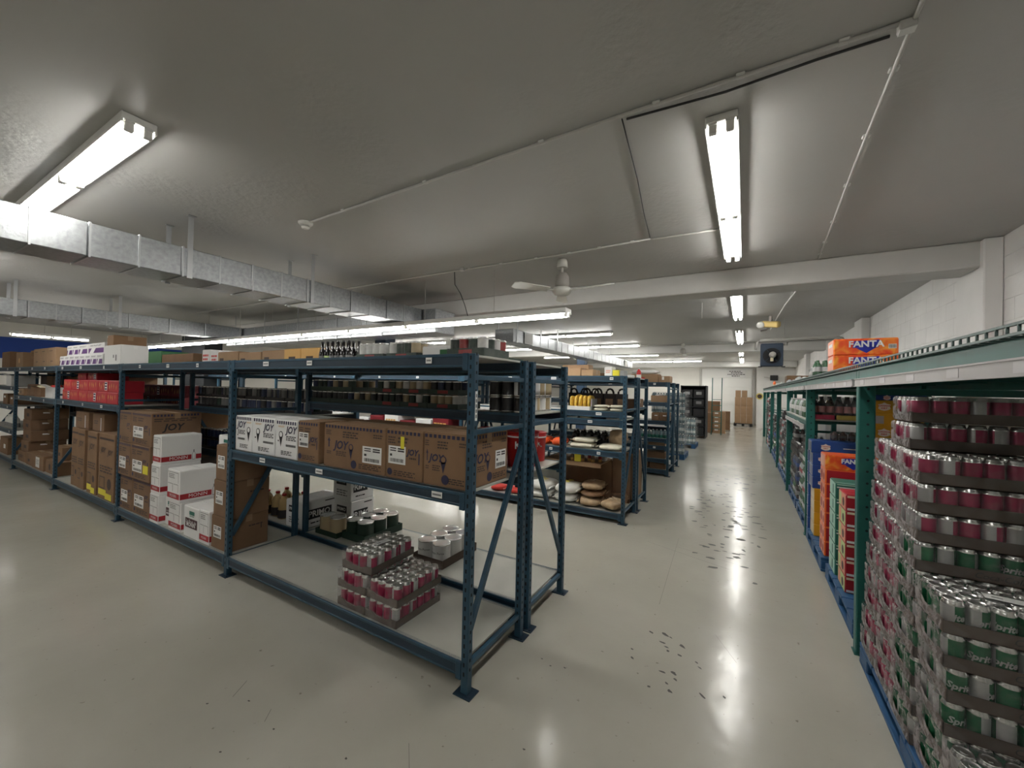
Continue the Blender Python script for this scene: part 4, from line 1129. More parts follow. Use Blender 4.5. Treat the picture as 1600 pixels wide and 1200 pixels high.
carton('plain white carton at the back of the second bay, upper of two', -4.735, -4.45, 2.00 + .14, .24, z + .3266, z + .652, 'white_card', tape=None)
fruit('white carton with a maroon patch, topmost at the back of second bay', -4.735, -4.46, 2.10, .28, z + .6526, z + .935)
for k, (a, b_, z0, z1) in enumerate([(-4.145, -3.855, .0, .293), (-4.120, -3.850, .2936, .612), (-4.095, -3.845, .6126, .925)]):
    brown('narrow brown carton with a white label, %s of three by the post' % layer_word(k, 3), a, b_, 1.80, .34, z + z0, z + z1, [p for p in sticker('F', .15, .62, .34, .70, k + 5)] + lines('R', .5, .85, .62, .70, 1, 'ink_brown', seed=k) + ([('q', 'printed_arrow', 'R', .80, .83, .50, .64, 'ink_brown')] if k == 0 else []), body='cardboard_b')

# third bay: red cartons above, tall cartons below
z = 1.345 + E0
def red_carton(label, a, b_, y, d, z0, z1, body='red_box', seed=0, grp=None):
    rng = random.Random(seed); P = []
    for k in range(4):
        u = .12 + .21 * k + rng.uniform(-.03, .03); v = .52 + rng.uniform(-.12, .12); s = rng.uniform(.04, .06)
        P += [('g', 'printed_motif', 'F', [(u, v - .25), (u + s, v), (u + s * .3, v + .26), (u - s * .6, v + .06)], 'gold_print', 0)]
    if seed % 3 == 0:
        P += [('q', 'striped_patch', 'F', .68, .92, .14, .86, 'white_print', 1)] + [('q', 'striped_patch', 'F', .70, .90, .20 + .24 * i, .32 + .24 * i, 'ink_navy', 2) for i in range(3)]
    P += [('q', 'striped_patch', 'L', .1, .9, .2, .8, 'white_print', 1)] + [('q', 'striped_patch', 'L', .15, .85, .26 + .2 * i, .36 + .2 * i, 'ink_navy', 2) for i in range(3)]
    return carton(label, a, b_, y, d, z0, z1, body, P, tape=None, group=grp)
for r in range(2):
    for k in range(6):
        a = -8.70 + k * .365
        red_carton('red carton with gold motifs, %s layer, %s from the left' % (('lower', 'upper')[r], ORD[k]), a, a + .36, 1.80 + .01 * r, .24, z + r * .1456, z + r * .1456 + .145, seed=k + r * 2)
for k in range(2): red_carton('red carton with gold motifs lying on the upper layer, %s one' % ('left', 'right')[k], -8.60 + k * .45, -8.24 + k * .45, 1.93, .34, z + .2916, z + .39, seed=5 + k)
for r in range(2):
    for k in range(6):
        a = -8.78 + k * .35
        red_carton('red carton with painted shade on the rear shelf, %s layer, %s from the left' % (('lower', 'upper')[r], ORD[k]), a, a + .345, 2.50, .42, 1.2706 + r * .1556, 1.2706 + r * .1556 + .155, 'darkred_box', seed=k + 2 * r + 1)  # darker red puts the shade of the rear shelf into the carton colour
z = DZ
def tall(label, a, b_, y, h, seed, yel):
    w = b_ - a
    P = [('t', 'F', .30, .74, 'JOY', .09, 'ink_brown', .2, .003), ('t', 'F', .74, .72, 'JOY', .09, 'ink_brown', .2, .003)] if w > .4 else [('t', 'F', .5, .76, 'JOY', .10, 'ink_brown', .2, .003)]
    P += lines('F', .1, .9, .40, .52, 3, 'ink_brown', seed=seed) + [('q', 'printed_frame', 'F', .10, .44, .16, .34, 'ink_brown'), ('q', 'printed_frame', 'F', .13, .41, .175, .325, 'cardboard', 1)] + disc('F', .72, .25, w * .13, w, h, 'ink_brown')
    if yel: P += [('q', 'yellow_label', 'F', .06, .55, .06, .15, 'yellow_label', 3), ('q', 'yellow_label', 'F', .5, .9, .02, .11, 'yellow_label', 4)]
    P += [('q', 'printed_border', 'F', .05, .95, .90, .93, 'ink_brown')]
    return brown(label, a, b_, y, .36, z, z + h, P)
tall('tall brown carton, leftmost of the tall ones in the third bay', -8.185, -7.90, 1.80, .805, 1, False)
tall('tall brown carton, second of the tall ones in the third bay', -7.892, -7.62, 1.795, .80, 2, False)
tall('tall brown carton with a yellow label, third of the tall ones', -7.485, -7.135, 1.79, .80, 3, True)
tall('tall brown carton with two yellow labels, nearest the syrup bay', -7.055, -6.520, 1.79, .815, 4, True)
def jug(x, y, z, label, grp, body='juice_tan', band='juice_label', capm='lid_red', sc=1.0, name='jug'):
    def mk():
        b = MB(body, band, capm)
        b.lathe([(.055 * sc, 0), (.062 * sc, .01 * sc), (.062 * sc, .10 * sc), (.058 * sc, .115 * sc), (.058 * sc, .17 * sc), (.045 * sc, .205 * sc), (.02 * sc, .235 * sc), (.018 * sc, .245 * sc)], 16, [body, band, body, body, body, body, body, body])
        return b.mesh('jug')
    o = thing(name, cached(('jug', body, band, sc), mk), label, 'bottle', (x, y, z), group=grp)
    def cp():
        b = MB(capm); b.lathe([(.022 * sc, .2455 * sc), (.022 * sc, .265 * sc), (.018 * sc, .268 * sc)], 12); return b.mesh('cap')
    part('cap', cached(('jcap', capm, sc), cp), o)
    if body in ('juice_tan',):
        def hd():
            b = MB(body); b.tube([(.045 * sc, 0, .20 * sc), (.068 * sc, 0, .19 * sc), (.07 * sc, 0, .15 * sc), (.058 * sc, 0, .125 * sc)], .008 * sc, 6); return b.mesh('handle')
        part('handle', cached(('jh', body, sc), hd), o)
    return o
for k, (a, b_) in enumerate([(-8.18, -7.64), (-7.48, -6.98)]):
    o = brown('brown carton with a strip of clear tape, %s on top of the tall ones' % ('left', 'right')[k], a, b_ - .08 * k, 1.83, .31, z + .8065 + .0, z + 1.03, [('q', 'clear_tape', 'F', .72, .80, .05, .80, 'rail_grey', 2)] + lines('F', .15, .5, .4, .65, 2, 'ink_brown', seed=k), body='cardboard_b')
brown('long dark carton low behind the post of third bay', -8.81, -8.24, 1.98, .36, z, z + .24, [], body='cardboard_b')
brown('small carton standing beside the tall ones, on the long dark carton', -8.44, -8.26, 2.02, .22, z + .2406, z + .48, [('q', 'printed_mark', 'F', .3, .7, .4, .65, 'ink_brown')])
# fourth bay
brown('low carton at the left front of the fourth bay', -11.30, -10.78, 1.82, .40, z, z + .18, lines('F', .2, .7, .4, .7, 2, 'ink_brown', seed=3))
for k in range(4):
    a = -11.30 + (0, .06, -.03, -.05)[k]
    brown('flat brown carton with hand slot, %s of the leaning pile of four' % layer_word(k, 4), a, a + .50, 1.85 + .01 * k, .46, z + .1806 + k * .1856, z + .1806 + k * .1856 + .185, [('q', 'hand_slot', 'R', .30, .48, .60, .72, 'paper_white'), ('q', 'hand_slot', 'R', .62, .7, .55, .62, 'ink_brown'), ('q', 'printed_mark', 'F', .4, .75, .3, .6, 'ink_brown')], body='cardboard_b')
brown('small carton at the front of the fourth bay', -10.68, -10.28, 1.81, .3, z, z + .215, [('q', 'printed_mark', 'F', .3, .6, .3, .5, 'ink_brown')])
brown('carton with a big white paper label in the fourth bay', -10.25, -9.58, 1.80, .34, z, z + .235, [('q', 'shipping_label', 'F', .35, .68, .15, .85, 'paper_white')] + lines('F', .4, .62, .35, .7, 3, 'ink_grey', seed=9))
brown('carton at the right front of the fourth bay', -9.54, -8.94, 1.82, .38, z, z + .205, disc('F', .35, .5, .05, .6, .2, 'ink_brown'))
brown('small carton on top of the right front one in the fourth bay', -9.55, -9.10, 1.90, .26, z + .2056, z + .41, [('q', 'printed_mark', 'F', .15, .32, .4, .7, 'ink_brown'), ('q', 'printed_mark', 'F', .6, .8, .35, .6, 'ink_brown')])
z = 1.335 + E0
def open_box(label, x, y, z, w, d, h, body, fill, n, seed=0, flaps=True):
    o = thing('open_box', None, label, 'box', (x, y, z)); t = .005; rng = random.Random(seed)
    b = MB(body); b.box(-w / 2, w / 2, -d / 2, d / 2, 0, t); b.box(-w / 2, w / 2, -d / 2, -d / 2 + t, t, h); b.box(-w / 2, w / 2, d / 2 - t, d / 2, t, h); b.box(-w / 2, -w / 2 + t, -d / 2 + t, d / 2 - t, t, h); b.box(w / 2 - t, w / 2, -d / 2 + t, d / 2 - t, t, h)
    part('body', b.mesh('body'), o)
    if flaps:
        for s in (-1, 1):
            b = MB(body); b.prism([(-w / 2, 0), (w / 2, 0), (w / 2 - .02, .09), (-w / 2 + .02, .09)], 0, .004); part('flap', b.mesh('flap'), o, (0, s * d / 2, h), (s * -.5 if s > 0 else 2.6, 0, 0))
    for k in range(n):
        b = MB(fill[k % len(fill)]); s = rng.uniform(.3, .5) * min(w, d) * .5
        b.lathe([(s * .5, -s * .5), (s, -s * .1), (s * .8, s * .4), (s * .2, s * .6)], 7); part('contents', b.mesh('contents'), o, (rng.uniform(-.3, .3) * w, rng.uniform(-.3, .3) * d, h - .01), (rng.uniform(-.6, .6), rng.uniform(-.6, .6), rng.uniform(0, 3)))
    return o
open_box('open brown box of crumpled white bags on the fourth bay middle shelf', -10.22, 1.98, z, .40, .30, .15, 'cardboard', ['foam_white', 'cream'], 5, 1)
open_box('open white box of red wrapped packs on the fourth bay middle shelf', -9.55, 1.98, z, .42, .30, .17, 'white_card', ['logo_red', 'foam_white', 'salmon'], 6, 2)
brown('small pale carton at left on the fourth bay middle shelf', -11.28, -10.95, 1.80, .26, z, z + .12, disc('F', .45, .5, .03, .3, .12, 'ink_brown'), body='cardboard_c')
brown('brown carton second on the fourth bay middle shelf', -10.93, -10.50, 1.84, .36, z, z + .20, [('q', 'printed_mark', 'F', .1, .5, .6, .9, 'ink_brown')], body='cardboard_b')
brown('dark carton at the back of the fourth bay middle shelf', -10.45, -9.45, 2.24, .14, z, z + .34, [], body='cardboard_b')
# fifth bay at the picture edge
for k in range(6):
    jug(-12.60 + k * .115, 1.90, .6906, 'white plastic bottle on the fifth bay shelf, %s from the left' % ORD[k], 'white bottles in the fifth bay', 'white_plastic', 'ink_grey', 'lid_white', .85, 'bottle')
brown('brown carton at the left picture edge on the lowest shelf', -12.75, -12.12, 1.82, .40, DZ, DZ + .32, [('q', 'shipping_label', 'F', .5, .75, .35, .6, 'paper_white')])
for k in range(2): brown('brown carton on the fifth bay second shelf, %s one' % ('left', 'right')[k], -12.62 + k * .36, -12.28 + k * .36, 1.82 + .03 * k, .36, 1.1306, 1.1306 + (.2, .17)[k], [('q', 'hand_slot', 'F', .2, .6, .6, .8, 'paper_white')])
open_box('open white box with pink packs on the fifth bay upper shelf', -12.28, 1.98, 1.4856, .40, .30, .20, 'white_card', ['pink_label', 'foam_white'], 4, 6)

# goods along the top of the nearest row
z = 1.835 + E0
carton('big white carton on top of the nearest row', -7.20, -6.65, 1.85, .27, z, z + .25, 'white_card', [('q', 'printed_text', 'F', .55, .62, .35, .5, 'ink_grey'), ('q', 'printed_text', 'F', .70, .78, .2, .5, 'ink_grey'), ('q', 'clear_tape', 'R', .45, .60, .8, .99, 'paper_white')], tape=None)
brown('brown carton lying on top of the big white one', -7.195, -6.975, 1.87, .33, z + .2506, z + .385, [('q', 'shipping_label', 'F', .03, .08, .75, .95, 'paper_white')])
def purple(label, a, b_, y, z0, h):
    w = b_ - a
    return carton(label, a, b_, y, .30, z0, z0 + h, 'white_card', [('q', 'purple_band', 'F', .04, .96, .12, .55, 'purple_print'), ('g', 'purple_band', 'F', [(.1, .12), (.35, .12), (.5, .55), (.25, .55)], 'white_print', 1)] + lines('F', .15, .85, .72, .86, 2, 'ink_grey', seed=int(a * 10)), tape=None)
for k in range(8): purple('small white carton with a purple band, bottom row, %s from the left' % ORD[k], -9.08 + k * .232, -9.08 + k * .232 + .228, 1.84, z, .15)
for k, (a, b_) in enumerate([(-8.83, -8.57), (-8.565, -8.31), (-8.30, -7.90), (-7.89, -7.25)]): purple('white carton with a purple band, upper row, %s from the left' % ORD[k], a, b_, 1.86, z + .1506, .15)
for k, (a, b_) in enumerate([(-10.65, -10.225), (-10.215, -9.80), (-9.79, -9.345)]): brown('tall brown carton of the trio on top of the fourth bay, %s one' % wj[k], a, b_, 1.85, .36, z, z + .305, lines('F', .35, .65, .25, .32, 1, 'ink_brown') + lines('F', .2, .6, .8, .86, 1, 'ink_brown'), body='cardboard_c')
brown('small pale carton on top near the left picture edge', -11.88, -11.40, 1.85, .26, z, z + .28, disc('F', .5, .45, .05, .48, .28, 'gold_print'), body='cardboard_c')
brown('long brown carton behind the small pale one on top', -12.50, -10.95, 2.13, .22, z, z + .36, [])
brown('brown carton on top at the left picture edge', -13.4, -12.72, 1.90, .40, z, z + .33, [])
carton('dark green carton on top behind the white one', -8.3, -7.75, 2.62, .36, z, z + .27, 'green_box', tape=None)
brown('brown carton on top beside the dark green one', -7.72, -6.70, 2.62, .40, z, z + .21, [])
for k, (a, b_) in enumerate([(-6.62, -6.40), (-6.38, -6.16), (-6.14, -5.98)]): carton('small white packet carton on the rear top, %s from the left' % ORD[k], a, b_, 2.70, .30, z, z + (.26, .24, .22)[k], 'white_card', lines('F', .1, .8, .4, .8, 2, 'logo_red', seed=k), tape=None)
for k in range(3): brown('flat long brown carton on the rear top, %s from the left' % ORD[k], -5.95 + k * .52, -5.95 + k * .52 + .50, 2.60, .42, z, z + (.20, .18, .19)[k], [('q', 'printed_mark', 'F', .1, .3, .3, .6, 'ink_brown')], body='cardboard_c')
for k in range(2): carton('yellow brown carton on the rear top left of the dark bottles, %s one' % ('left', 'right')[k], -4.395 + k * .31, -4.095 + k * .31, 2.56, .40, z, z + .19, 'gold_print', [('q', 'printed_mark', 'F', .3, .7, .35, .55, 'ink_brown')], tape=None)
for j in range(2):
    for k in range(6):
        def bo():
            b = MB('bottle_dark'); b.lathe([(.030, 0), (.033, .006), (.033, .125), (.026, .155), (.0125, .185), (.0125, .225)], 14); return b.mesh('bottle')
        o = thing('bottle', cached('dbottle', bo), 'dark glass bottle on the rack top, %s in the %s row' % (ORD[k], ('front', 'back')[j]), 'bottle', (-3.72 + k * .082 + j * .035, 2.56 + j * .085, z), group='dark bottles on the rack top')
        def cp(): b = MB('black_plastic'); b.lathe([(.014, .2255), (.014, .243)], 10); return b.mesh('cap')
        part('cap', cached('dcap', cp), o)
        def lb(): b = MB('lime'); b.lathe([(.0336, .04), (.0336, .10)], 14, cap=False); return b.mesh('label')
        def lb2(): b = MB('ink_grey'); b.lathe([(.0336, .04), (.0336, .10)], 14, cap=False); return b.mesh('label')
        part('label', cached('dl1', lb) if k == 1 and j == 0 else cached('dl2', lb2), o)

# trays of tinned food
def tin_me(r, h, body, stripe=None):
    def mk():
        b = MB(body); n = 14
        b.lathe([(r * .97, 0), (r, .003), (r, .008), (r * .985, .011), (r * .985, h - .011), (r, h - .008), (r, h - .002), (r * .95, h), (r * .93, h - .004)], n, ['can_steel', 'can_steel', 'can_steel', body, 'can_steel', 'can_steel', 'can_steel', 'can_steel', 'can_steel'], sect=(lambda i, j, m: stripe if (stripe and j == 3 and i in (0, 1, 2, 3)) else m))
        return b.mesh('tin')
    return cached(('tin', r, h, body, stripe), mk)
def tin_tray(label, x, y, z, nx, ny, r, h, body, tray, stripe=None, lip=.045, front_only=False, film=False, seed=0, name='tin_tray', jit=0, word=None, group=None, patch=None, rz=0):
    p = r * 2 + .0015; w = nx * p / 2 + .004; d = ny * p / 2 + .004; t = .003
    b = MB(tray); b.box(-w, w, -d, d, 0, t); b.box(-w, w, -d, -d + t, t, lip); b.box(-w, w, d - t, d, t, lip); b.box(-w, -w + t, -d + t, d - t, t, lip); b.box(w - t, w, -d + t, d - t, t, lip)
    o = thing(name, b.mesh('tray'), label, 'tinned food', (x, y, z), (0, 0, rz), group); rng = random.Random(seed)
    if patch:
        q = MB(patch); q.box(-w * .35, w * .35, -d - .0012, -d - .0004, lip * .2, lip * .85); part('printed_patch', q.mesh('printed_patch'), o)
    for i in range(nx):
        for j in range(ny):
            if front_only and j > 0 and i < nx - 1: continue
            a = rng.uniform(0, 6.28)
            c = part('tin', tin_me(r, h, body if not isinstance(body, tuple) else body[rng.randrange(len(body))], stripe), o, ((i - (nx - 1) / 2) * p, (j - (ny - 1) / 2) * p, t + .0003), (0, 0, a))
            if word and j == 0: part('lettering', text_mesh(word, r * .34, 'ink_black', 0, 0, r * .985 + .0006), c, (0, 0, h * .62), (PI / 2, 0, -a))
    if film:
        q = MB('film_clear'); Z = h + .006
        for f in (((-w - .002, -d - .002), (w + .002, -d - .002)), ((w + .002, -d - .002), (w + .002, d + .002))):
            q.poly([(*f[0], .003), (*f[1], .003), (*f[1], Z), (*f[0], Z)])
        q.poly([(-w - .002, -d - .002, Z), (w + .002, -d - .002, Z), (w + .002, d + .002, Z), (-w - .002, d + .002, Z)]); part('shrink_film', q.mesh('shrink_film'), o)
    return o
z = 1.835 + E0
tin_tray('tray of pale tins in film on the rack top, left of two green ones', -2.40, 2.14, z, 4, 3, .034, .12, ('can_white', 'can_beige', 'can_darkgreen'), 'can_darkgreen', film=True, seed=1, patch='can_red')
tin_tray('tray of pale tins in film on the rack top, right of two green ones', -2.08, 2.14, z, 4, 3, .034, .12, ('can_white', 'can_darkgreen', 'can_beige'), 'can_darkgreen', film=True, seed=2, patch='can_red')
carton('white carton with green top on the rack top between tin trays', -1.90, -1.64, 2.05, .26, z, z + .085, 'white_card', [('q', 'green_print', 'T', .1, .9, .1, .9, 'lime'), ('q', 'green_print', 'F', .6, .95, .1, .7, 'green_box')], tape=None)
tin_tray('tray of tins in film at the aisle end of the rack top', -1.49, 2.13, z, 4, 4, .034, .12, ('can_white', 'can_red', 'can_darkgreen'), 'can_darkgreen', film=True, seed=3, patch='can_red', lip=.055)
z = 1.475 + E0
xs = [-3.62, -3.31, -3.0, -2.69, -2.38, -2.07]
pal = [('can_navy', 'can_black'), ('can_navy', 'can_darkgreen', 'can_black'), ('can_beige', 'can_black', 'can_darkgreen'), ('can_darkgreen', 'can_black', 'can_red'), ('can_white', 'can_darkgreen', 'can_beige'), ('can_beige', 'can_darkgreen', 'can_white')]
for k, x in enumerate(xs):
    for r in range(2):
        if r == 1 and k == 2: continue
        tin_tray('dark tray of tins on the rear shelf, %s layer, %s from the left' % (('lower', 'upper')[r], ORD[k]), x, 2.63, z + r * .112, 4, 4, .0365, .106, pal[(k + r) % 6], 'can_darkgreen', lip=.04, front_only=True, seed=k * 3 + r, patch='can_red' if k > 2 else None)
for r in range(2):
    for k in range(3):
        for j in range(5):
            if j > 1 and k < 2: continue
            o = thing('tin', tin_me(.05, .115, 'can_black' if j < 2 else 'can_beige', 'can_white'), 'tall tin at aisle end of the rear shelf, %s tier, %s across, %s deep' % (('lower', 'upper')[r], ORD[k], ORD[j]), 'tinned food', (-1.62 + k * .105, 2.56 + j * .105, z + r * .1156), (0, 0, k + j + r), group='tall tins at the aisle end')
# second bay rear shelf, dark tins
for r in range(2):
    for k in range(6):
        tin_tray('dark tray of tall tins on the second bay rear shelf, %s layer, %s from left' % (('lower', 'upper')[r], ORD[k]), -6.10 + k * .405, 2.66, 1.3306 + r * .131, 4, 3, .047, .125, (('can_navy', 'can_black'), ('can_black', 'can_darkgreen', 'can_navy'))[k % 2], 'black_plastic', 'ink_grey', lip=.03, front_only=True, seed=k + r)
for r in range(2):
    for k in range(6):
        tin_tray('dark tray of navy tins low in the second bay rear, %s layer, %s one' % (('lower', 'upper')[r], ORD[k]), -6.0 + k * .36, 2.64, .8006 + r * .125, 4, 3, .042, .118, ('can_navy', 'can_navy', 'can_black'), 'black_plastic', lip=.03, front_only=True, seed=k)
# cartons that fill the rear shelves of the left bays
cnt = 0
for bay, x0, levs in (('third', -8.80, (.1656, .8006)), ('fourth', -11.32, (.1656, 1.0006, 1.5006)), ('fifth', -13.84, (1.0006, 1.5006))):
    for li, lv in enumerate(levs):
        for k in range(5):
            a = x0 + k * .488
            hh = (.42, .36, .45, .40, .38)[(k + li) % 5] if lv < 1.4 else (.22, .26, .20, .24, .25)[k]
            brown('brown carton on the rear of the %s bay, %s shelf up, %s from the left' % (bay, ORD[li], ORD[k]), a, a + .47, 2.52, .45, lv, lv + hh, [], body=('cardboard_b', 'cardboard_dark', 'cardboard')[(k + li) % 3], tape=None)
# rear shelf with red tubs
z = 1.06 + E0
def tub(label, x, y, z, s, h):
    o = thing('bucket', None, label, 'bucket', (x, y, z)); 
    b = MB('bucket_red'); b.lathe([(s * .86, 0), (s * .88, .004), (s * .97, h - .03), (s, h - .028), (s, h)], 24); part('body', b.mesh('body'), o)
    b = MB('bucket_red'); b.lathe([(s * 1.03, h + .0005), (s * 1.03, h + .012), (s * .95, h + .016), (s * .93, h + .010)], 24); part('lid', b.mesh('lid'), o)
    b = MB('white_print'); b.lathe([(s * 1.002, h - .028), (s * 1.004, h - .016)], 24, cap=False); part('rim_band', b.mesh('rim_band'), o)
    part('lettering', text_mesh('KIK', .075, 'white_print', 0, .002, s * .955), o, (0, 0, h * .66), (PI / 2, 0, .5))
    b = MB('ink_black'); 
    bb = len(b.v); R = s * .93
    b.v += [(R * math.sin(.5 + .22 * math.cos(t)), -R * math.cos(.5 + .22 * math.cos(t)), h * .32 + .045 * math.sin(t)) for t in [2 * PI * i / 14 for i in range(14)]]; b.face(range(bb, bb + 14)); part('printed_emblem', b.mesh('printed_emblem'), o)
    return o
tub('big red tub with white lettering at the aisle end of the rear shelf', -1.475, 2.72, z, .125, .25)
tub('big red tub behind the lettered one on the rear shelf', -1.50, 2.985 - .0, z, .095, .22)
tub('big red tub left of the lettered one on the rear shelf', -1.78, 2.74, z, .12, .24)
for k in range(5): carton('low red and white packet on the rear shelf, %s from the left' % ORD[k], -3.6 + k * .3, -3.34 + k * .3, 2.60, .3, z, z + (.10, .07, .12, .08, .10)[k], 'white_card' if k % 2 else 'red_box', lines('F', .1, .8, .3, .7, 2, 'logo_red', seed=k), tape=None)
# bottom deck, rear side
z = DZ
for k, (x, y) in enumerate([(-4.70, 2.60), (-4.54, 2.62), (-4.38, 2.60), (-4.62, 2.77), (-4.46, 2.79), (-4.30, 2.77)]):
    jug(x, y, z, 'tan juice jug with a black band on the low rear deck, %s of six' % ORD[k], 'tan juice jugs on the low rear deck')
def primo(label, a, b_, y, d, z0, h):
    P = [('q', 'black_patch', 'F', .18, .75, .55, .80, 'ink_black'), ('t', 'F', .46, .675, 'PRIMO', .045, 'paper_white', 0, .001, 3), ('q', 'black_patch', 'R', .10, .72, .30, .66, 'ink_black'), ('t', 'R', .41, .48, 'PRIMO', .085, 'paper_white', 0, .002, 3), ('q', 'printed_text', 'R', .55, .9, .86, .90, 'ink_black')] + lines('F', .2, .8, .15, .4, 3, 'ink_grey', seed=2) + lines('R', .2, .6, .12, .20, 1, 'ink_black', seed=3)
    return carton(label, a, b_, y, d, z0, z0 + h, 'white_card', P, tape=None)
primo('white carton with black lettered patches next to the juice jugs', -4.15, -3.865, 2.485, .46, z, .275)
primo('white carton with black lettered patches, lower of the stacked pair', -3.735, -3.46, 2.75, .29, z, .285)
primo('white carton with black lettered patches, upper of the stacked pair', -3.745, -3.465, 2.745, .29, z + .2856, .29)
tin_tray('tray of big dark green tins on the low rear deck', -3.20, 2.81, z, 2, 3, .0775, .178, 'can_darkgreen', 'can_darkgreen', stripe='can_white', lip=.07, seed=4, word=None)
tin_tray('tray of big beige and black tins beside the white cartons', -3.535, 2.60, z, 2, 1, .0775, .178, ('can_beige', 'can_black'), 'can_darkgreen', stripe='can_beige', lip=.05, seed=7)
tin_tray('brown tray of big white labelled tins on the low rear deck', -2.26, 2.80, z, 2, 3, .0775, .178, 'can_white', 'cardboard_dark', lip=.07, seed=5, word='Tomato Puree', name='tin_tray')

# ---------------------------------------------------------------- goods of the second row, end bay
def sack_me(w, d, h, m, seed, seal=True):
    rng = random.Random(seed); b = MB(m); nu, nv = 18, 9
    ph = [rng.uniform(0, 6.28) for _ in range(6)]
    for j in range(nv + 1):
        v = -PI / 2 + PI * j / nv; cv = math.copysign(abs(math.cos(v)) ** .55, math.cos(v)); sv = math.copysign(abs(math.sin(v)) ** .8, math.sin(v))
        for i in range(nu):
            u = 2 * PI * i / nu; cu = math.copysign(abs(math.cos(u)) ** .55, math.cos(u)); su = math.copysign(abs(math.sin(u)) ** .55, math.sin(u))
            wob = .91 + .05 * math.sin(3 * u + ph[0]) * math.cos(2 * v + ph[1]) + .04 * math.sin(5 * u + ph[2])
            x = w / 2 * cu * cv * wob; y = d / 2 * su * cv * wob; z = h / 2 * (1 + sv)
            z *= .91 + .08 * math.sin(x * 11 + ph[3]) * math.cos(y * 13 + ph[4])
            b.v.append((x, y, max(z, 0.0)))
    for j in range(nv):
        for i in range(nu):
            b.face((j * nu + i, j * nu + (i + 1) % nu, (j + 1) * nu + (i + 1) % nu, (j + 1) * nu + i), 0, True)
    if seal:
        for s in (-1, 1): 
            n = 6; bb = len(b.v)
            for k in range(n + 1):
                t = -1 + 2 * k / n; zz = h * .45 + rng.uniform(-.01, .01)
                b.v += [(s * w * .46, t * d * .36, zz), (s * w * .53, t * d * .40, zz + rng.uniform(-.012, .012))]
            for k in range(n): b.face((bb + 2 * k, bb + 2 * k + 1, bb + 2 * k + 3, bb + 2 * k + 2), 0, True)
    return b.mesh('sack')
def sack(label, x, y, z, w, d, h, m, seed, rz=0, mark=None, tilt=0):
    o = thing('sack', sack_me(w * 1.04, d, h * 1.0, m, seed), label, 'sack', (x, y, z), (0, tilt, rz))
    if mark:
        b = MB(mark); rng = random.Random(seed)
        for k in range(3):
            a = rng.uniform(-.2, .05) * w; b.poly([(a, -d * .20 + k * d * .12, h * 1.09), (a + w * .22, -d * .20 + k * d * .12, h * 1.09), (a + w * .22, -d * .14 + k * d * .12, h * 1.09), (a, -d * .14 + k * d * .12, h * 1.09)])
        part('printed_mark', b.mesh('printed_mark'), o)
    return o
z = .1256
sack('white sack with yellow print at left, bottom of the left pile', -2.49, 5.26, z, .34, .46, .12, 'sack_white', 1, .05)
sack('white sack with yellow print at left, upper of the left pile', -2.47, 5.24, z + .115, .34, .46, .13, 'sack_white', 2, -.08, 'yellow_label')
sack('white sack, bottom of the second pile on the low deck', -2.10, 5.25, z, .31, .46, .125, 'sack_white', 3, .04)
sack('white sack with yellow print, upper of the second pile', -2.07, 5.23, z + .12, .33, .46, .14, 'sack_white', 4, -.05, 'yellow_label')
sack('tan sack of dry goods, bottom of the third pile', -1.755, 5.24, z, .29, .46, .12, 'sack_tan', 5, .03, 'cream')
sack('dark brown sack, middle of the third pile', -1.74, 5.27, z + .115, .29, .44, .075, 'sack_brown', 6, -.04, 'cream')
sack('tan sack of dry goods, topmost of the third pile', -1.75, 5.29, z + .200, .29, .42, .10, 'sack_tan', 7, .06, 'cream')
sack('tan sack lying slanted at the aisle end of the low deck', -1.45, 5.17, z + .012, .23, .36, .12, 'sack_tan', 8, -.25, 'cream', .06)
sack('brown sack behind the slanted tan one', -1.45, 5.445, z, .24, .10, .17, 'sack_brown', 9, .15)
brown('dark brown carton wall at the back of the low deck, left of two', -2.35, -1.575, 5.545, .03, z, z + .56, [], body='cardboard_b', tape=None)
for k in range(2): sack('red and white plastic bag at far left on the low deck, %s one' % ('left', 'right')[k], -3.17 + k * .30, 5.20, z, .24, .34, .10, 'bag_red', 90 + k, .1 * k, 'paper_white')
brown('dark brown carton standing at the back of the low deck, aisle side', -1.565, -1.33, 5.52, .045, z, z + .66, [], body='cardboard_b', tape=None)
b = MB('cardboard_c'); b.box(-2.40, -1.585, 5.06, 5.575, .6862, .70, 0, .003); b.box(-2.40, -1.585, 5.055, 5.06, .645, .70)
o = thing('shelf_board', b.mesh('shelf_board'), 'tan board used as a small shelf above the sacks', 'board')
for k in range(6):
    jug(-2.0 + k * .072, 5.12 + (k % 2) * .07, .7005, 'small brown jar on the tan board, %s from the left' % ORD[k], 'small brown jars on the tan board', 'can_red' if k % 2 else 'sack_brown', 'gold_print', 'sign_yellow', .40, 'jar')
carton('yellow price flag card on the small brown jars', -1.95, -1.86, 5.062, .008, .7005, .80, 'yellow_label', [], tape=None)
carton('small white packet right of the brown jars on the tan board', -1.67, -1.595, 5.27, .10, .7005, .775, 'white_card', lines('F', .2, .8, .3, .7, 2, 'ink_grey', seed=4), tape=None)
z = .8856
for k, (lab, x, y, dz, w, d, h, m) in enumerate([('cream paper sack at left on the waist high shelf', -1.87, 5.18, 0, .34, .36, .07, 'sack_cream'), ('cream sack with brown print lying on the left one', -1.85, 5.20, .068, .32, .34, .07, 'sack_cream'), ('cream sack second along on the waist high shelf', -1.485, 5.16, 0, .32, .34, .075, 'sack_cream')]):
    sack(lab, x, y, z + dz, w, d, h, m, 20 + k, .04 * k, 'ink_brown' if k == 1 else None)
sack('large clear bag of brown husks on the waist high shelf', -1.475, 5.44, z, .26, .17, .26, 'sack_tan', 30, .1)
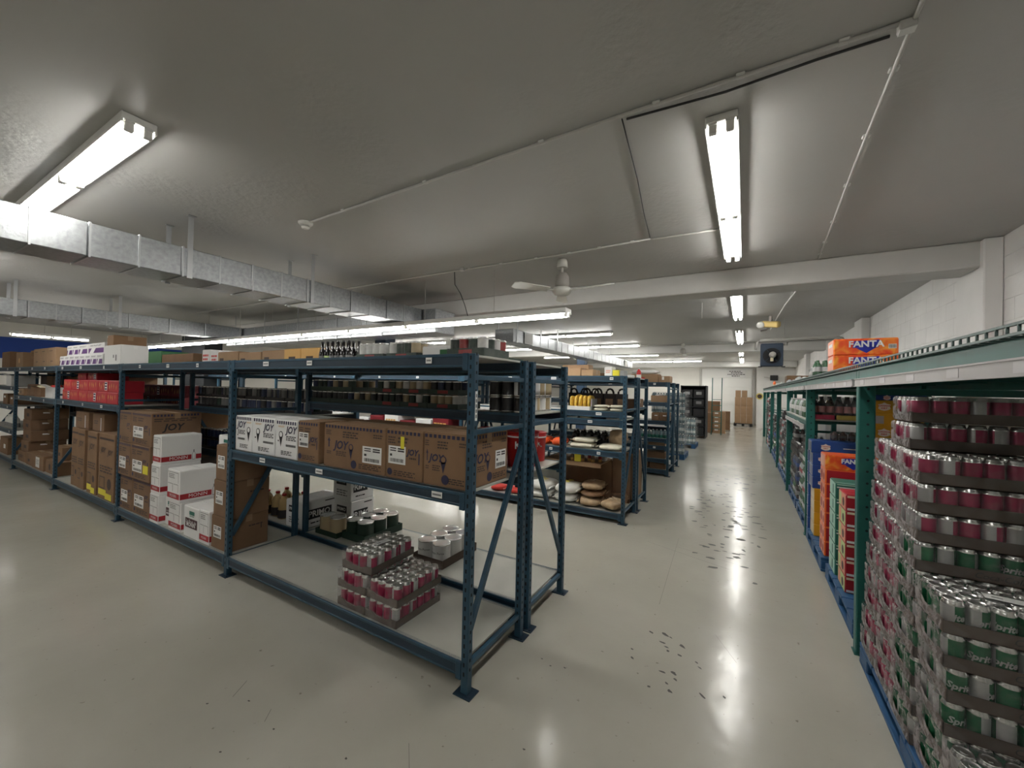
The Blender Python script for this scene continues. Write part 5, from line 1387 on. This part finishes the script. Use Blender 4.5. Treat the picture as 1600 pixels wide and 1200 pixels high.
for k in range(2): sack('orange plastic bag at left on the waist high shelf, %s from the left' % ORD[k], -2.43 + k * .235, 5.17, z, .20, .34, .11, 'bag_orange', 40 + k, .1 * k)
for k in range(10): jug(-2.075 + (k % 5) * .101, 5.51 - (k // 5) * .101, z, 'small dark bottle at the back of the waist high shelf, %s of ten' % ORD[k], 'small dark bottles at the back', 'bottle_dark', 'ink_black', 'lid_white', .78, 'bottle')
z = 1.2806
for k in range(6):
    carton('small packet on the narrow upper shelf, %s from the left' % ORD[k], -2.40 + k * .175, -2.40 + k * .175 + .15, 5.03, .2, z, z + .022 + .006 * (k % 2), ('can_silver', 'can_navy', 'white_card', 'cream', 'can_navy', 'white_card')[k], [], tape=None)
z = 1.3856
o = thing('bag_bin', None, 'shallow white bin of yellow pasta bags on the upper shelf', 'bin', (-1.90, 5.20, z))
b = MB('white_plastic'); b.box(-.16, .16, -.17, .17, 0, .006); b.box(-.16, .16, -.17, -.165, .006, .05); b.box(-.16, .16, .165, .17, .006, .05); b.box(-.16, -.155, -.165, .165, .006, .05); b.box(.155, .16, -.165, .165, .006, .05); part('body', b.mesh('body'), o)
for k in range(5):
    part('pasta_bag', sack_me(.056, .26, .205 + .01 * (k % 2), 'pasta_yellow', 50 + k, False), o, (-.124 + k * .061, .0, .0065), (0, 0, 0))
carton('pale grey packet beside the yellow pasta bags', -1.738, -1.722, 5.06, .22, z, z + .15, 'can_silver', lines('F', .2, .8, .5, .8, 2, 'purple_print', seed=2), tape=None)
for k in range(4): sack('flat cream rice bag on the upper shelf, %s, %s' % (('left', 'right')[k % 2], ('lower', 'upper')[k // 2]), -1.615 + .208 * (k % 2), 5.14, z + .042 * (k // 2), .185, .24, .04, 'sack_cream', 60 + k, .02 * k)
def handbag(label, x, y, z):
    o = thing('tote_bag', None, label, 'bag', (x, y, z))
    b = MB('black_fabric'); b.prism([(-.075, -.03), (.075, -.03), (.08, 0), (.075, .03), (-.075, .03), (-.08, 0)], 0, .22); part('body', b.mesh('body'), o)
    b = MB('black_fabric'); b.tube([(.05 * math.cos(t), 0, .22 + .065 * math.sin(t)) for t in [PI * i / 8 for i in range(9)]], .014, 6); part('handle', b.mesh('handle'), o)
    b = MB('sack_brown'); b.box(-.05, .05, -.034, -.0305, .03, .15); part('front_panel', b.mesh('front_panel'), o)
for k in range(4): handbag('black tote bag at the back of the upper shelf, %s from the left' % ORD[k], -1.93 + k * .165, 5.45, z)
z = 1.8356
brown('brown carton with open flap on the second row top, left one', -2.12, -1.90, 5.10, .30, z, z + .11, [], body='cardboard_c')
brown('brown carton on the second row top, right of the open one', -1.885, -1.72, 5.08, .30, z, z + .085, [], body='cardboard_c')
brown('taller brown carton at the back of the second row top', -2.30, -1.90, 5.42, .18, z, z + .17, [], body='cardboard_c')
carton('small white packet with yellow card on the second row top', -1.56, -1.46, 5.05, .16, z, z + .115, 'white_card', lines('F', .2, .8, .3, .7, 2, 'salmon', seed=2), tape=None)
carton('yellow card box beside the white packet on the second row top', -1.455, -1.37, 5.05, .14, z, z + .075, 'yellow_label', [], tape=None)
carton('small grey packet at the aisle end of the second row top', -1.365, -1.30, 5.05, .14, z, z + .07, 'can_silver', [], tape=None)
def red_bottle(label, x, y, z): return jug(x, y, z, label, None, 'bucket_red', 'white_print', 'lid_white', .55, 'bottle')
red_bottle('red bottle with white cap on the rear top of the second row', -1.34, 6.0, z)
carton('white card box beside the red bottle on the rear top', -1.60, -1.42, 5.85, .25, z, z + .05, 'white_card', [], tape=None)
brown('tall brown carton standing at the aisle end of rear second row', -1.50, -1.32, 5.72, .50, .1256, .78, [], body='cardboard_c', tape=None)
for k in range(2): brown('brown carton on the rear middle shelf of second row, %s one' % ('left', 'right')[k], -1.74 + k * .23, -1.53 + k * .23, 5.74, .4, 1.3856, 1.3856 + .15, [], body='cardboard_b')
for k in range(3): handbag('dark bag on the rear middle shelf of second row, %s from left' % ORD[k], -2.3 + k * .17, 5.9, 1.3856)
# farther bays of the second row seen through the nearest one
cols_ = ['red_box', 'white_card', 'can_navy', 'cardboard', 'can_darkgreen', 'darkred_box', 'cream', 'cardboard_b']
n = 0
for lev, nm in ((.9006, 'middle'), (1.3806, 'upper'), (1.8356, 'top')):
    for k in range(9):
        x = -6.25 + k * .37 - (.0 if k < 6 else .0)
        if -3.86 < x + .34 and x < -3.75: continue
        if lev == .9006 and x > -3.80: continue
        if lev == 1.3806 and x > -3.75 : continue
        n += 1
        carton('packed carton on the second row %s shelf beyond, %s from the left' % (nm, ORD[k]), x, x + .33, 5.03, .4, lev, lev + (.16 + .05 * (k % 3)), cols_[(k * 3 + n) % 8], lines('F', .1, .85, .3, .7, 2, ('white_print', 'logo_red', 'gold_print')[k % 3], seed=k), tape=None)
for k in range(4):
    carton('red and white packet on the second row upper shelf beyond, %s one' % ORD[k], -3.60 + k * .26, -3.37 + k * .26, 5.03, .4, .8856, 1.03, ('red_box', 'white_card', 'can_navy', 'red_box')[k], lines('F', .1, .85, .3, .7, 2, 'white_print', seed=k), tape=None)

# ---------------------------------------------------------------- third row end bay
z = 1.4406
open_box('open brown box with white foam packs on the third row upper shelf', -1.47, 8.50, z, .30, .30, .13, 'cardboard_c', ['foam_white', 'rail_grey'], 6, 11, flaps=False)
for k in range(2): brown('brown carton with clear tape on the third row middle shelf, %s one' % ('left', 'right')[k], -1.60 + k * .15, -1.46 + k * .17, 8.34, .35, 1.0756, 1.0756 + .155, [('q', 'clear_tape', 'F', .4, .8, .6, .7, 'paper_white')], body='cardboard')
for k in range(8): jug(-1.88 + k * .075, 8.42, .7306, 'clear bottle with blue label on the third row, %s from the left' % ORD[k], 'clear bottles on the third row', 'water_blue', 'teal_green', 'lid_white', .62, 'bottle')
open_box('open brown carton with white edge on the third row lower shelf', -1.495, 8.52, .5856, .31, .34, .06, 'cardboard_c', ['foam_white'], 3, 12, flaps=False)
brown('flat brown carton on the third row low shelf', -1.75, -1.34, 8.36, .4, .3306, .45, [], body='cardboard_b')
for k in range(2): brown('brown carton on the lowest deck of the third row, %s one' % ('left', 'right')[k], -1.95 + k * .32, -1.65 + k * .32, 8.36, .4, .1206, .25, [], body='cardboard_b')
brown('long brown carton on the third row top', -2.15, -1.50, 8.40, .36, 1.8356, 2.0, [('q', 'printed_mark', 'F', .5, .6, .4, .6, 'logo_red')], body='cardboard_c')
brown('short brown carton at the aisle end of the third row top', -1.49, -1.28, 8.40, .34, 1.8356, 1.96, [('q', 'shipping_label', 'F', .3, .5, .4, .9, 'paper_white')], body='cardboard_c')
sack('puffy white bag on the long carton of the third row top', -1.80, 8.58, 2.0005, .55, .30, .10, 'foam_white', 71)
for k in range(5): carton('packed carton on the third row second bay, %s from the left' % ORD[k], -3.75 + k * .31, -3.46 + k * .31, 8.33, .4, 1.8356, 1.8356 + .18, cols_[k], [], tape=None)

# ---------------------------------------------------------------- packs of bottles
def bottle_me(r, h, liquid, label, capm):
    def mk():
        b = MB(liquid, label, capm)
        b.lathe([(r * .8, 0), (r, h * .04), (r, h * .30), (r, h * .58), (r * .92, h * .70), (r * .40, h * .90), (r * .36, h * .93), (r * .42, h * .93), (r * .42, h), ], 10, [liquid, liquid, label, liquid, liquid, liquid, capm, capm, capm])
        return b.mesh('bottle')
    return cached(('pet', r, h, liquid, label, capm), mk)
def bottle_pack(label, x, y, z, nx, ny, r, h, liquid, lab, capm, film=True, only=None, rz=0, group=None, base=None):
    p = 2 * r + .001; w = nx * p / 2; d = ny * p / 2
    def fm():
        b = MB('film_pack' if film else base or 'film_pack'); zz = h * .78; e = .004
        b.poly([(-w - e, -d - e, .002), (w + e, -d - e, .002), (w + e, -d - e, zz), (-w - e, -d - e, zz)]); b.poly([(-w - e, d + e, .002), (-w - e, -d - e, .002), (-w - e, -d - e, zz), (-w - e, d + e, zz)])
        b.poly([(w + e, -d - e, .002), (w + e, d + e, .002), (w + e, d + e, zz), (w + e, -d - e, zz)])
        t = .74
        for i in range(2):
            s = -1 if i == 0 else 1
            b.poly([(-w - e, s * (d + e), zz), (w + e, s * (d + e), zz), (w * t, s * d * t, h * .99), (-w * t, s * d * t, h * .99)]); b.poly([(s * (w + e), -d - e, zz), (s * (w + e), d + e, zz), (s * w * t, d * t, h * .99), (s * w * t, -d * t, h * .99)])
        return b.mesh('shrink_film')
    o = thing('bottle_pack', cached(('bpf', nx, ny, r, h), fm), label, 'drink bottles', (x, y, z), (0, 0, rz), group)
    me = bottle_me(r, h, liquid, lab, capm)
    for i in range(nx):
        for j in range(ny):
            if only and not (i == 0 or (j == 0 and 'side' in only)): continue
            part('bottle', me, o, (-w + r + i * p + .0005, -d + r + j * p + .0005, .001), (0, 0, (i * 2 + j) % 6))
    return o
# carton stacks of the second green bay, on two pallets
pallet('blue plastic pallet under the orange and teal cartons', .655, 1.62, 3.55, 4.62, .13)
pallet('blue plastic pallet under the blue and yellow cartons', .64, 1.62, 4.74, 5.80, .13)
pallet('blue plastic pallet under the bottle packs of the third bay', .66, 1.62, 5.98, 7.05, .13)
pallet('blue plastic pallet under the farther bottle packs of the third bay', .66, 1.62, 7.15, 8.25, .13)
def drink_box(label, x0, y0, z0, body, P, w=.40, d=.265, h=.127):
    return carton(label, x0, x0 + w, y0, d, z0, z0 + h, body, P, tape=None)
def crown(face, u, v, s, w, h, txt=True):
    W, Hh = fdim(face, w, .265, h); a, b_ = s / W, s / Hh
    pts = [(u - a * .9, v - b_ * .35), (u - a * .5, v - b_ * .62), (u, v - b_ * .75), (u + a * .5, v - b_ * .62), (u + a * .9, v - b_ * .35), (u + a * .8, v + b_ * .1), (u + a * .9, v + b_ * .45), (u + a * .35, v + b_ * .6), (u, v + b_ * .85), (u - a * .35, v + b_ * .6), (u - a * .9, v + b_ * .45), (u - a * .8, v + b_ * .1)]
    P = [('g', 'logo_shield', face, pts, 'logo_white', 1)]
    P += [('t', face, u, v + b_ * .20, 'CANADA', s * .40, 'logo_red', 0, s * .01, 3), ('t', face, u, v - b_ * .28, 'DRY', s * .44, 'logo_red', 0, s * .01, 3)]
    return P
z0 = .1306
def fanta_P(w=.40, h=.13, face='F', sc=1.0):
    W = w
    P = [('g', 'printed_triangle', face, [(.36, .40), (.72, .55), (.52, .10)], 'fanta_blue', 1), ('g', 'printed_triangle', face, [(.30, .42), (.70, .44), (.72, .90), (.33, .84)], 'fanta_blue', 1)]
    P += [('t', face, .51, .64, 'FANTA', .055 * sc, 'white_print', 0, .0022, 3)]
    P += [('q', 'barcode_patch', face, .85, .97, .35, .62, 'paper_white', 1)] + [('q', 'barcode_patch', face, .86 + .012 * k, .866 + .012 * k, .38, .58, 'ink_black', 2) for k in range(9)]
    return P
# blue and yellow column
for k in range(4):
    drink_box('yellow drink carton, %s of the column beside the orange ones' % layer_word(k, 4), .668, 5.42, z0 + k * .1276, 'yellow_carton', [('q', 'printed_patch', 'F', .25, .75, .25, .75, 'can_silver', 0), ('q', 'pale_side', 'L', .02, .98, .02, .98, 'cream', 0)])
for k in range(4):
    P = (crown('F', .30, .5, .045, .4, .127) + [('q', 'printed_text', 'F', .66, .92, .46, .52, 'logo_white')]) if k == 3 else crown('F', .18, .5, .030, .4, .127) + crown('F', .50, .5, .030, .4, .127) + crown('F', .82, .5, .030, .4, .127)
    drink_box('blue drink carton with white shield logos, %s of four over the yellow ones' % layer_word(k, 4), .650 if k < 3 else .640, 5.42 + (.0 if k < 3 else .02), z0 + (4 + k) * .1276 + .0003 * k, 'blue_carton', P + [('q', 'pale_side', 'L', .05, .95, .06, .94, 'can_silver', 0), ('q', 'pale_side', 'L', .2, .35, .15, .85, 'blue_carton', 1), ('q', 'pale_side', 'L', .6, .75, .15, .85, 'blue_carton', 1)], w=.41)
for k in range(7):
    drink_box('blue drink carton of the rear column, %s, only its aisle end in view' % layer_word(k, 7), .645, 5.695, z0 + k * .1276, 'blue_carton', [('q', 'pale_side', 'L', .05, .95, .06, .94, 'can_silver', 0), ('q', 'pale_side', 'L', .15, .3, .15, .85, 'blue_carton', 1), ('q', 'pale_side', 'L', .6, .8, .15, .85, 'blue_carton', 1)], d=.10)
# orange column
for k in range(7):
    top = k == 6
    P = fanta_P() if top else [('q', 'pale_side', 'F', .03, .97, .06, .94, 'red_box', 0)]
    P += [('q', 'pale_side', 'L', .03, .97, .04, .96, 'salmon', 0)]
    if not top: P += disc('L', .34, .5, .045, .265, .133, 'red_print', 1, 'printed_disc', 12) + disc('L', .78, .45, .035, .265, .133, 'red_print', 1, 'printed_disc', 12)
    else: P += [('q', 'pale_side', 'L', .15, .25, .15, .85, 'white_print', 1), ('q', 'pale_side', 'L', .5, .6, .15, .85, 'white_print', 1)]
    drink_box('orange drink carton, %s of the orange column in the second bay' % layer_word(k, 7), .672, 4.80, z0 + k * .1366, 'orange_print' if top else 'orange_flat', P, h=.136)
for k in range(6):
    drink_box('teal and mint drink carton, %s of the column by the orange ones' % layer_word(k, 6), .680, 4.34, z0 + k * .1296, 'teal_green', [('q', 'pale_side', 'L', .03, .97, .04, .96, 'mint', 0), ('q', 'pale_side', 'L', .55, .7, .2, .8, 'teal_green', 1), ('q', 'pale_stripe', 'T', .02, .98, .03, .10, 'mint', 0), ('q', 'pale_stripe', 'F', .02, .98, .88, .96, 'mint', 0), ('q', 'pale_stripe', 'F', .02, .98, .70, .78, 'white_print', 0)], h=.129)
for k in range(6):
    drink_box('red and lime drink carton, %s of the column nearest the green post' % layer_word(k, 6), .690, 4.00, z0 + k * .1256, 'red_box' if k % 2 else 'red_print', [('q', 'pale_side', 'L', .03, .97, .04, .96, ('lime', 'salmon')[k % 2], 0), ('q', 'pale_side', 'L', .1, .4, .1, .9, ('salmon', 'lime')[k % 2], 1), ('q', 'pale_stripe', 'F', .02, .98, .82, .96, 'cream', 0), ('q', 'pale_stripe', 'F', .02, .98, .06, .2, 'white_print', 0)] + disc('L', .7, .45, .035, .265, .125, 'maroon', 2, 'printed_disc', 12), h=.125)
for k in range(7):
    drink_box('white and red drink carton, %s of the inner column behind the green post' % layer_word(k, 7), 1.10, 4.02 + .01 * (k % 2), z0 + k * .1276, 'darkred_box', [('q', 'pale_stripe', 'F', .02, .98, .75, .96, 'cream', 0), ('q', 'pale_stripe', 'F', .02, .98, .45, .6, 'white_print', 0)])
for k in range(12):
    drink_box('yellow drink carton, %s of the tall inner column' % layer_word(k, 12), 1.03 + .01 * (k % 2), 5.085, z0 + k * .1236, 'yellow_carton', (crown('F', .28, .5, .05, .4, .123) if k % 2 else [('q', 'printed_patch', 'F', .06, .3, .2, .8, 'can_silver', 0)] + crown('F', .6, .5, .03, .4, .123)), h=.123)
drink_box('blue drink carton lying on the tall yellow column', 1.05, 5.085, z0 + 12 * .1236 + .0004, 'blue_carton', crown('F', .3, .5, .03, .4, .05), h=.05)
# dark bottle trays behind the blue ones
bottle_pack('pack of dark bottles on the blue cartons at the back', .98, 5.63, z0 + 8 * .1276 + .003, 4, 1, .038, .10, 'bottle_cola', 'ink_black', 'black_plastic', film=True)
# two orange cartons and a green pack on the rack top
z = 1.8515
for k in range(2):
    o = drink_box('orange drink carton with white and blue lettering on the rack top, %s one' % ('lower', 'upper')[k], .632, 4.20, z + k * .1316, 'orange_print', fanta_P(.40, .131, sc=1.25) + [('q', 'pale_side', 'L', .04, .96, .05, .95, 'salmon', 0), ('q', 'pale_side', 'L', .2, .8, .55, .75, 'white_print', 1)], h=.131)
bottle_pack('pack of green bottles with white labels on the rack top', .78, 5.45, z, 4, 3, .033, .17, 'bottle_green', 'can_white', 'bottle_green')
bottle_pack('pack of clear bottles on the rack top beyond the green pack', .76, 5.85, z, 3, 3, .033, .12, 'bottle_clear', 'can_white', 'lid_white')
brown('brown carton on the rack top far beyond the bottles', .70, 1.25, 9.3, .5, z, z + .16, [], body='cardboard')
jug(.70, 13.0, z, 'small orange bottle on the far rack top', None, 'orange_flat', 'cream', 'lid_red', .6, 'bottle')
for k in range(4): bottle_pack('low pack of clear bottles on the far rack top, %s from the front' % ORD[k], .76, (7.3, 8.75, 10.4, 11.7)[k], z, 3, 4, .033, .06, 'bottle_clear', 'can_white', 'lid_white') 
# third bay: middle shelf
z = 1.3645
for k in range(2):
    bottle_pack('pack of dark bottles with a pink wrap on the middle shelf, %s one' % ('left', 'right')[k], .80 + k * .24, 6.04, z, 3, 2, .038, .27, 'bottle_dark', 'pink_label', 'black_plastic')
    carton('flat pink tray card under the wrapped bottles, %s one' % ('left', 'right')[k], .69 + k * .24, .915 + k * .24, 5.945, .010, z, z + .055, ('hot_pink', 'sign_yellow')[k], [], tape=None)
for k in range(6):
    bottle_pack('pack of pale bottles with white labels on the middle shelf, %s from front' % ORD[k], .755, 6.36 + k * .33, z, 3, 4, .034, .23, 'bottle_clear' if k % 2 else 'bottle_green', 'can_white', 'lid_white', only=('side',))
# third bay: stacks below the shelf
zt = .1306
def stack(lab, x, y, layers, nx=3, ny=4, only=('side',)):
    z = zt
    for k, (r, h, liq, lb, cp, nm) in enumerate(layers):
        bottle_pack('%s, %s of the %s' % (nm, layer_word(k, len(layers)), lab), x, y, z, nx, ny, r, h, liq, lb, cp, only=only); z += h + .0015
gs = (.033, .20, 'bottle_green', 'can_white', 'can_green', 'wrapped green bottles')
rs = (.033, .20, 'bottle_clear', 'red_print', 'lid_red', 'wrapped red label bottles')
cs = (.033, .20, 'bottle_cola', 'can_silver', 'lid_white', 'wrapped dark bottles')
ds = (.033, .20, 'bottle_cola', 'ink_black', 'lid_white', 'wrapped black label bottles')
ns = (.033, .20, 'can_navy', 'blue_carton', 'lid_white', 'wrapped blue bottles')
stack('first stack, third bay', .775, 6.12, [rs, gs, rs, gs, cs])
stack('second stack, third bay', .775, 6.42, [gs, rs, gs, gs, ds])
stack('third stack, third bay', .775, 6.76, [gs, gs, rs, cs])
stack('inner first stack, third bay', 1.02, 6.12, [rs, gs, rs, gs, ds])
stack('fourth stack, third bay', .775, 7.30, [cs, ns, ns, ds])
stack('fifth stack, third bay', .775, 7.62, [gs, cs, ns, ds, cs])
stack('sixth stack, third bay', .775, 7.98, [ns, cs, ds, ds])
# farther bays
pallet('blue plastic pallet in the fourth green bay', .66, 1.62, 8.55, 9.6, .13); pallet('second blue plastic pallet in the fourth green bay', .66, 1.62, 9.7, 10.75, .13)
pallet('blue plastic pallet in the fifth green bay', .66, 1.62, 11.1, 12.1, .13); pallet('second blue plastic pallet in the fifth green bay', .66, 1.62, 12.2, 13.25, .13)
pallet('blue plastic pallet in the sixth green bay', .66, 1.62, 13.6, 15.7, .13)
sq = [[gs, cs, ns, ds], [ns, gs, ns, cs, ds], [gs, cs, ds, ds, cs], [cs, ns, rs, ds, rs, ds], [rs, cs, ds, rs, ds], [rs, ds, cs, ds, ds], [rs, rs, ds, cs, rs, ds]]
for k, (y, bay) in enumerate([(8.72, 'fourth'), (9.05, 'fourth'), (9.40, 'fourth'), (9.90, 'fourth'), (10.25, 'fourth'), (10.58, 'fourth'), (11.30, 'fifth'), (11.70, 'fifth'), (12.4, 'fifth'), (12.85, 'fifth'), (13.8, 'sixth'), (14.3, 'sixth'), (14.8, 'sixth')]):
    stack('%s stack, %s bay' % (ORD[[8.72, 9.05, 9.40, 9.90, 10.25, 10.58].index(y) if y < 10.7 else [11.30, 11.70, 12.4, 12.85].index(y) if y < 13 else [13.8, 14.3, 14.8].index(y)], bay), .775 - (.06 if y > 13 else 0), y, (sq[k % 7] + ([ds, rs] if y > 13 else []))[:7], only=('end',) if y > 9.5 else ('side',))
# ---------------------------------------------------------------- water pallets, cartons and gear at the far end of the aisle
def water_stack(pl, lab, x0, y0, nx, ny, layers, w=.40, d=.27, h=.26):
    pallet(pl, x0 - nx * w, x0, y0, y0 + ny * d, .13)
    for k in range(layers):
        for i in range(nx):
            for j in range(ny):
                if i > 0 and j > 0: continue
                nm = '%s layer, %s from aisle' % (('bottom' if k == 0 else ORD[k] ), ORD[i]) if ny == 1 else '%s layer, %s across, %s deep' % ('bottom' if k == 0 else ORD[k], ORD[i], ORD[j])
                bottle_pack('wrapped water bottles on the %s, %s' % (lab, nm), x0 - (i + .5) * w, y0 + (j + .5) * d, .1306 + k * (h * .97), 6, 4, .0315, h * .96, 'water_blue', 'bottle_clear', 'lid_white', only=('side',) if j == 0 else ('none',))
water_stack('blue pallet under the tall water stack by the third row', 'tall pallet', -1.24, 10.55, 2, 3, 6)
water_stack('blue pallet under the low water stack before the black unit', 'low pallet', -1.22, 12.85, 2, 3, 3)
for k, (x, y, wd, n, h) in enumerate([(-1.60, 18.6, .46, 4, .20), (-1.09, 18.5, .42, 5, .17), (-1.42, 19.6, .5, 3, .42), (-1.0, 20.4, .45, 2, .40), (-1.35, 21.9, .5, 2, .36)]):
    for j in range(n):
        brown('brown carton, %s of the %s pile by the far wall' % (layer_word(j, n), ORD[k]), x, x + wd, y, .45, .02 + j * (h + .001) if k != 1 else .02 + j * (h + .001), .02 + j * (h + .001) + h, [('q', 'shipping_label', 'F', .1, .4, .5, .8, 'paper_white')] if k == 1 else [], body=('cardboard', 'cardboard_c', 'cardboard')[k % 3], tape=None)
    b = MB('pallet_wood'); b.box(x - .02, x + wd + .02, y - .02, y + .47, 0, .0195, 0, .004)
    thing('wood_board', b.mesh('wood_board'), 'flat wooden board under the %s pile of far cartons' % ORD[k], 'board')
pallet('dark pallet under the carton block at the freight door', -.46, .36, 23.3, 24.2, .14, 'black_plastic')
for j in range(3):
    for i in range(3):
        brown('brown carton of the block before the freight door, %s row, %s from left' % (('bottom', 'middle', 'upper')[j], ORD[i]), -.42 + i * .26, -.42 + i * .26 + .252, 23.35, .5, .1406 + j * .44, .1406 + j * .44 + .436, [], body='cardboard_c', tape=None)
for i, a in enumerate((-.40, -.12)): brown('brown carton on top of the freight door block, %s one' % ('left', 'right')[i], a, a + .24, 23.35, .4, .1406 + 1.3206, .1406 + 1.66, [], body='cardboard_c', tape=None)
o = thing('step_ladder', None, 'green rolling ladder with tall rails beside the black shelving unit', 'ladder', (-1.12, 19.3 - 1.6, 0))
for x in (0, .34):
    b = MB('green_paint'); b.tube([(x, 0, 0), (x, .25, 1.45), (x, .30, 2.25)], .018, 6); part('rail', b.mesh('rail'), o)
for k in range(6):
    b = MB('green_paint'); b.box(.02, .32, .03 + k * .042, .12 + k * .042, .22 + k * .23, .24 + k * .23, 0, .003); part('tread', b.mesh('tread'), o)

# repeats share a group: things whose labels differ only after the first comma
first = {}
for o in list(S.objects):
    if o.parent is None and o.get('category') and ',' in o['label']:
        first.setdefault(o['label'].split(',')[0].strip(), []).append(o)
for k, v in first.items():
    if len(v) > 1:
        for o in v:
            if not o.get('group'): o['group'] = k
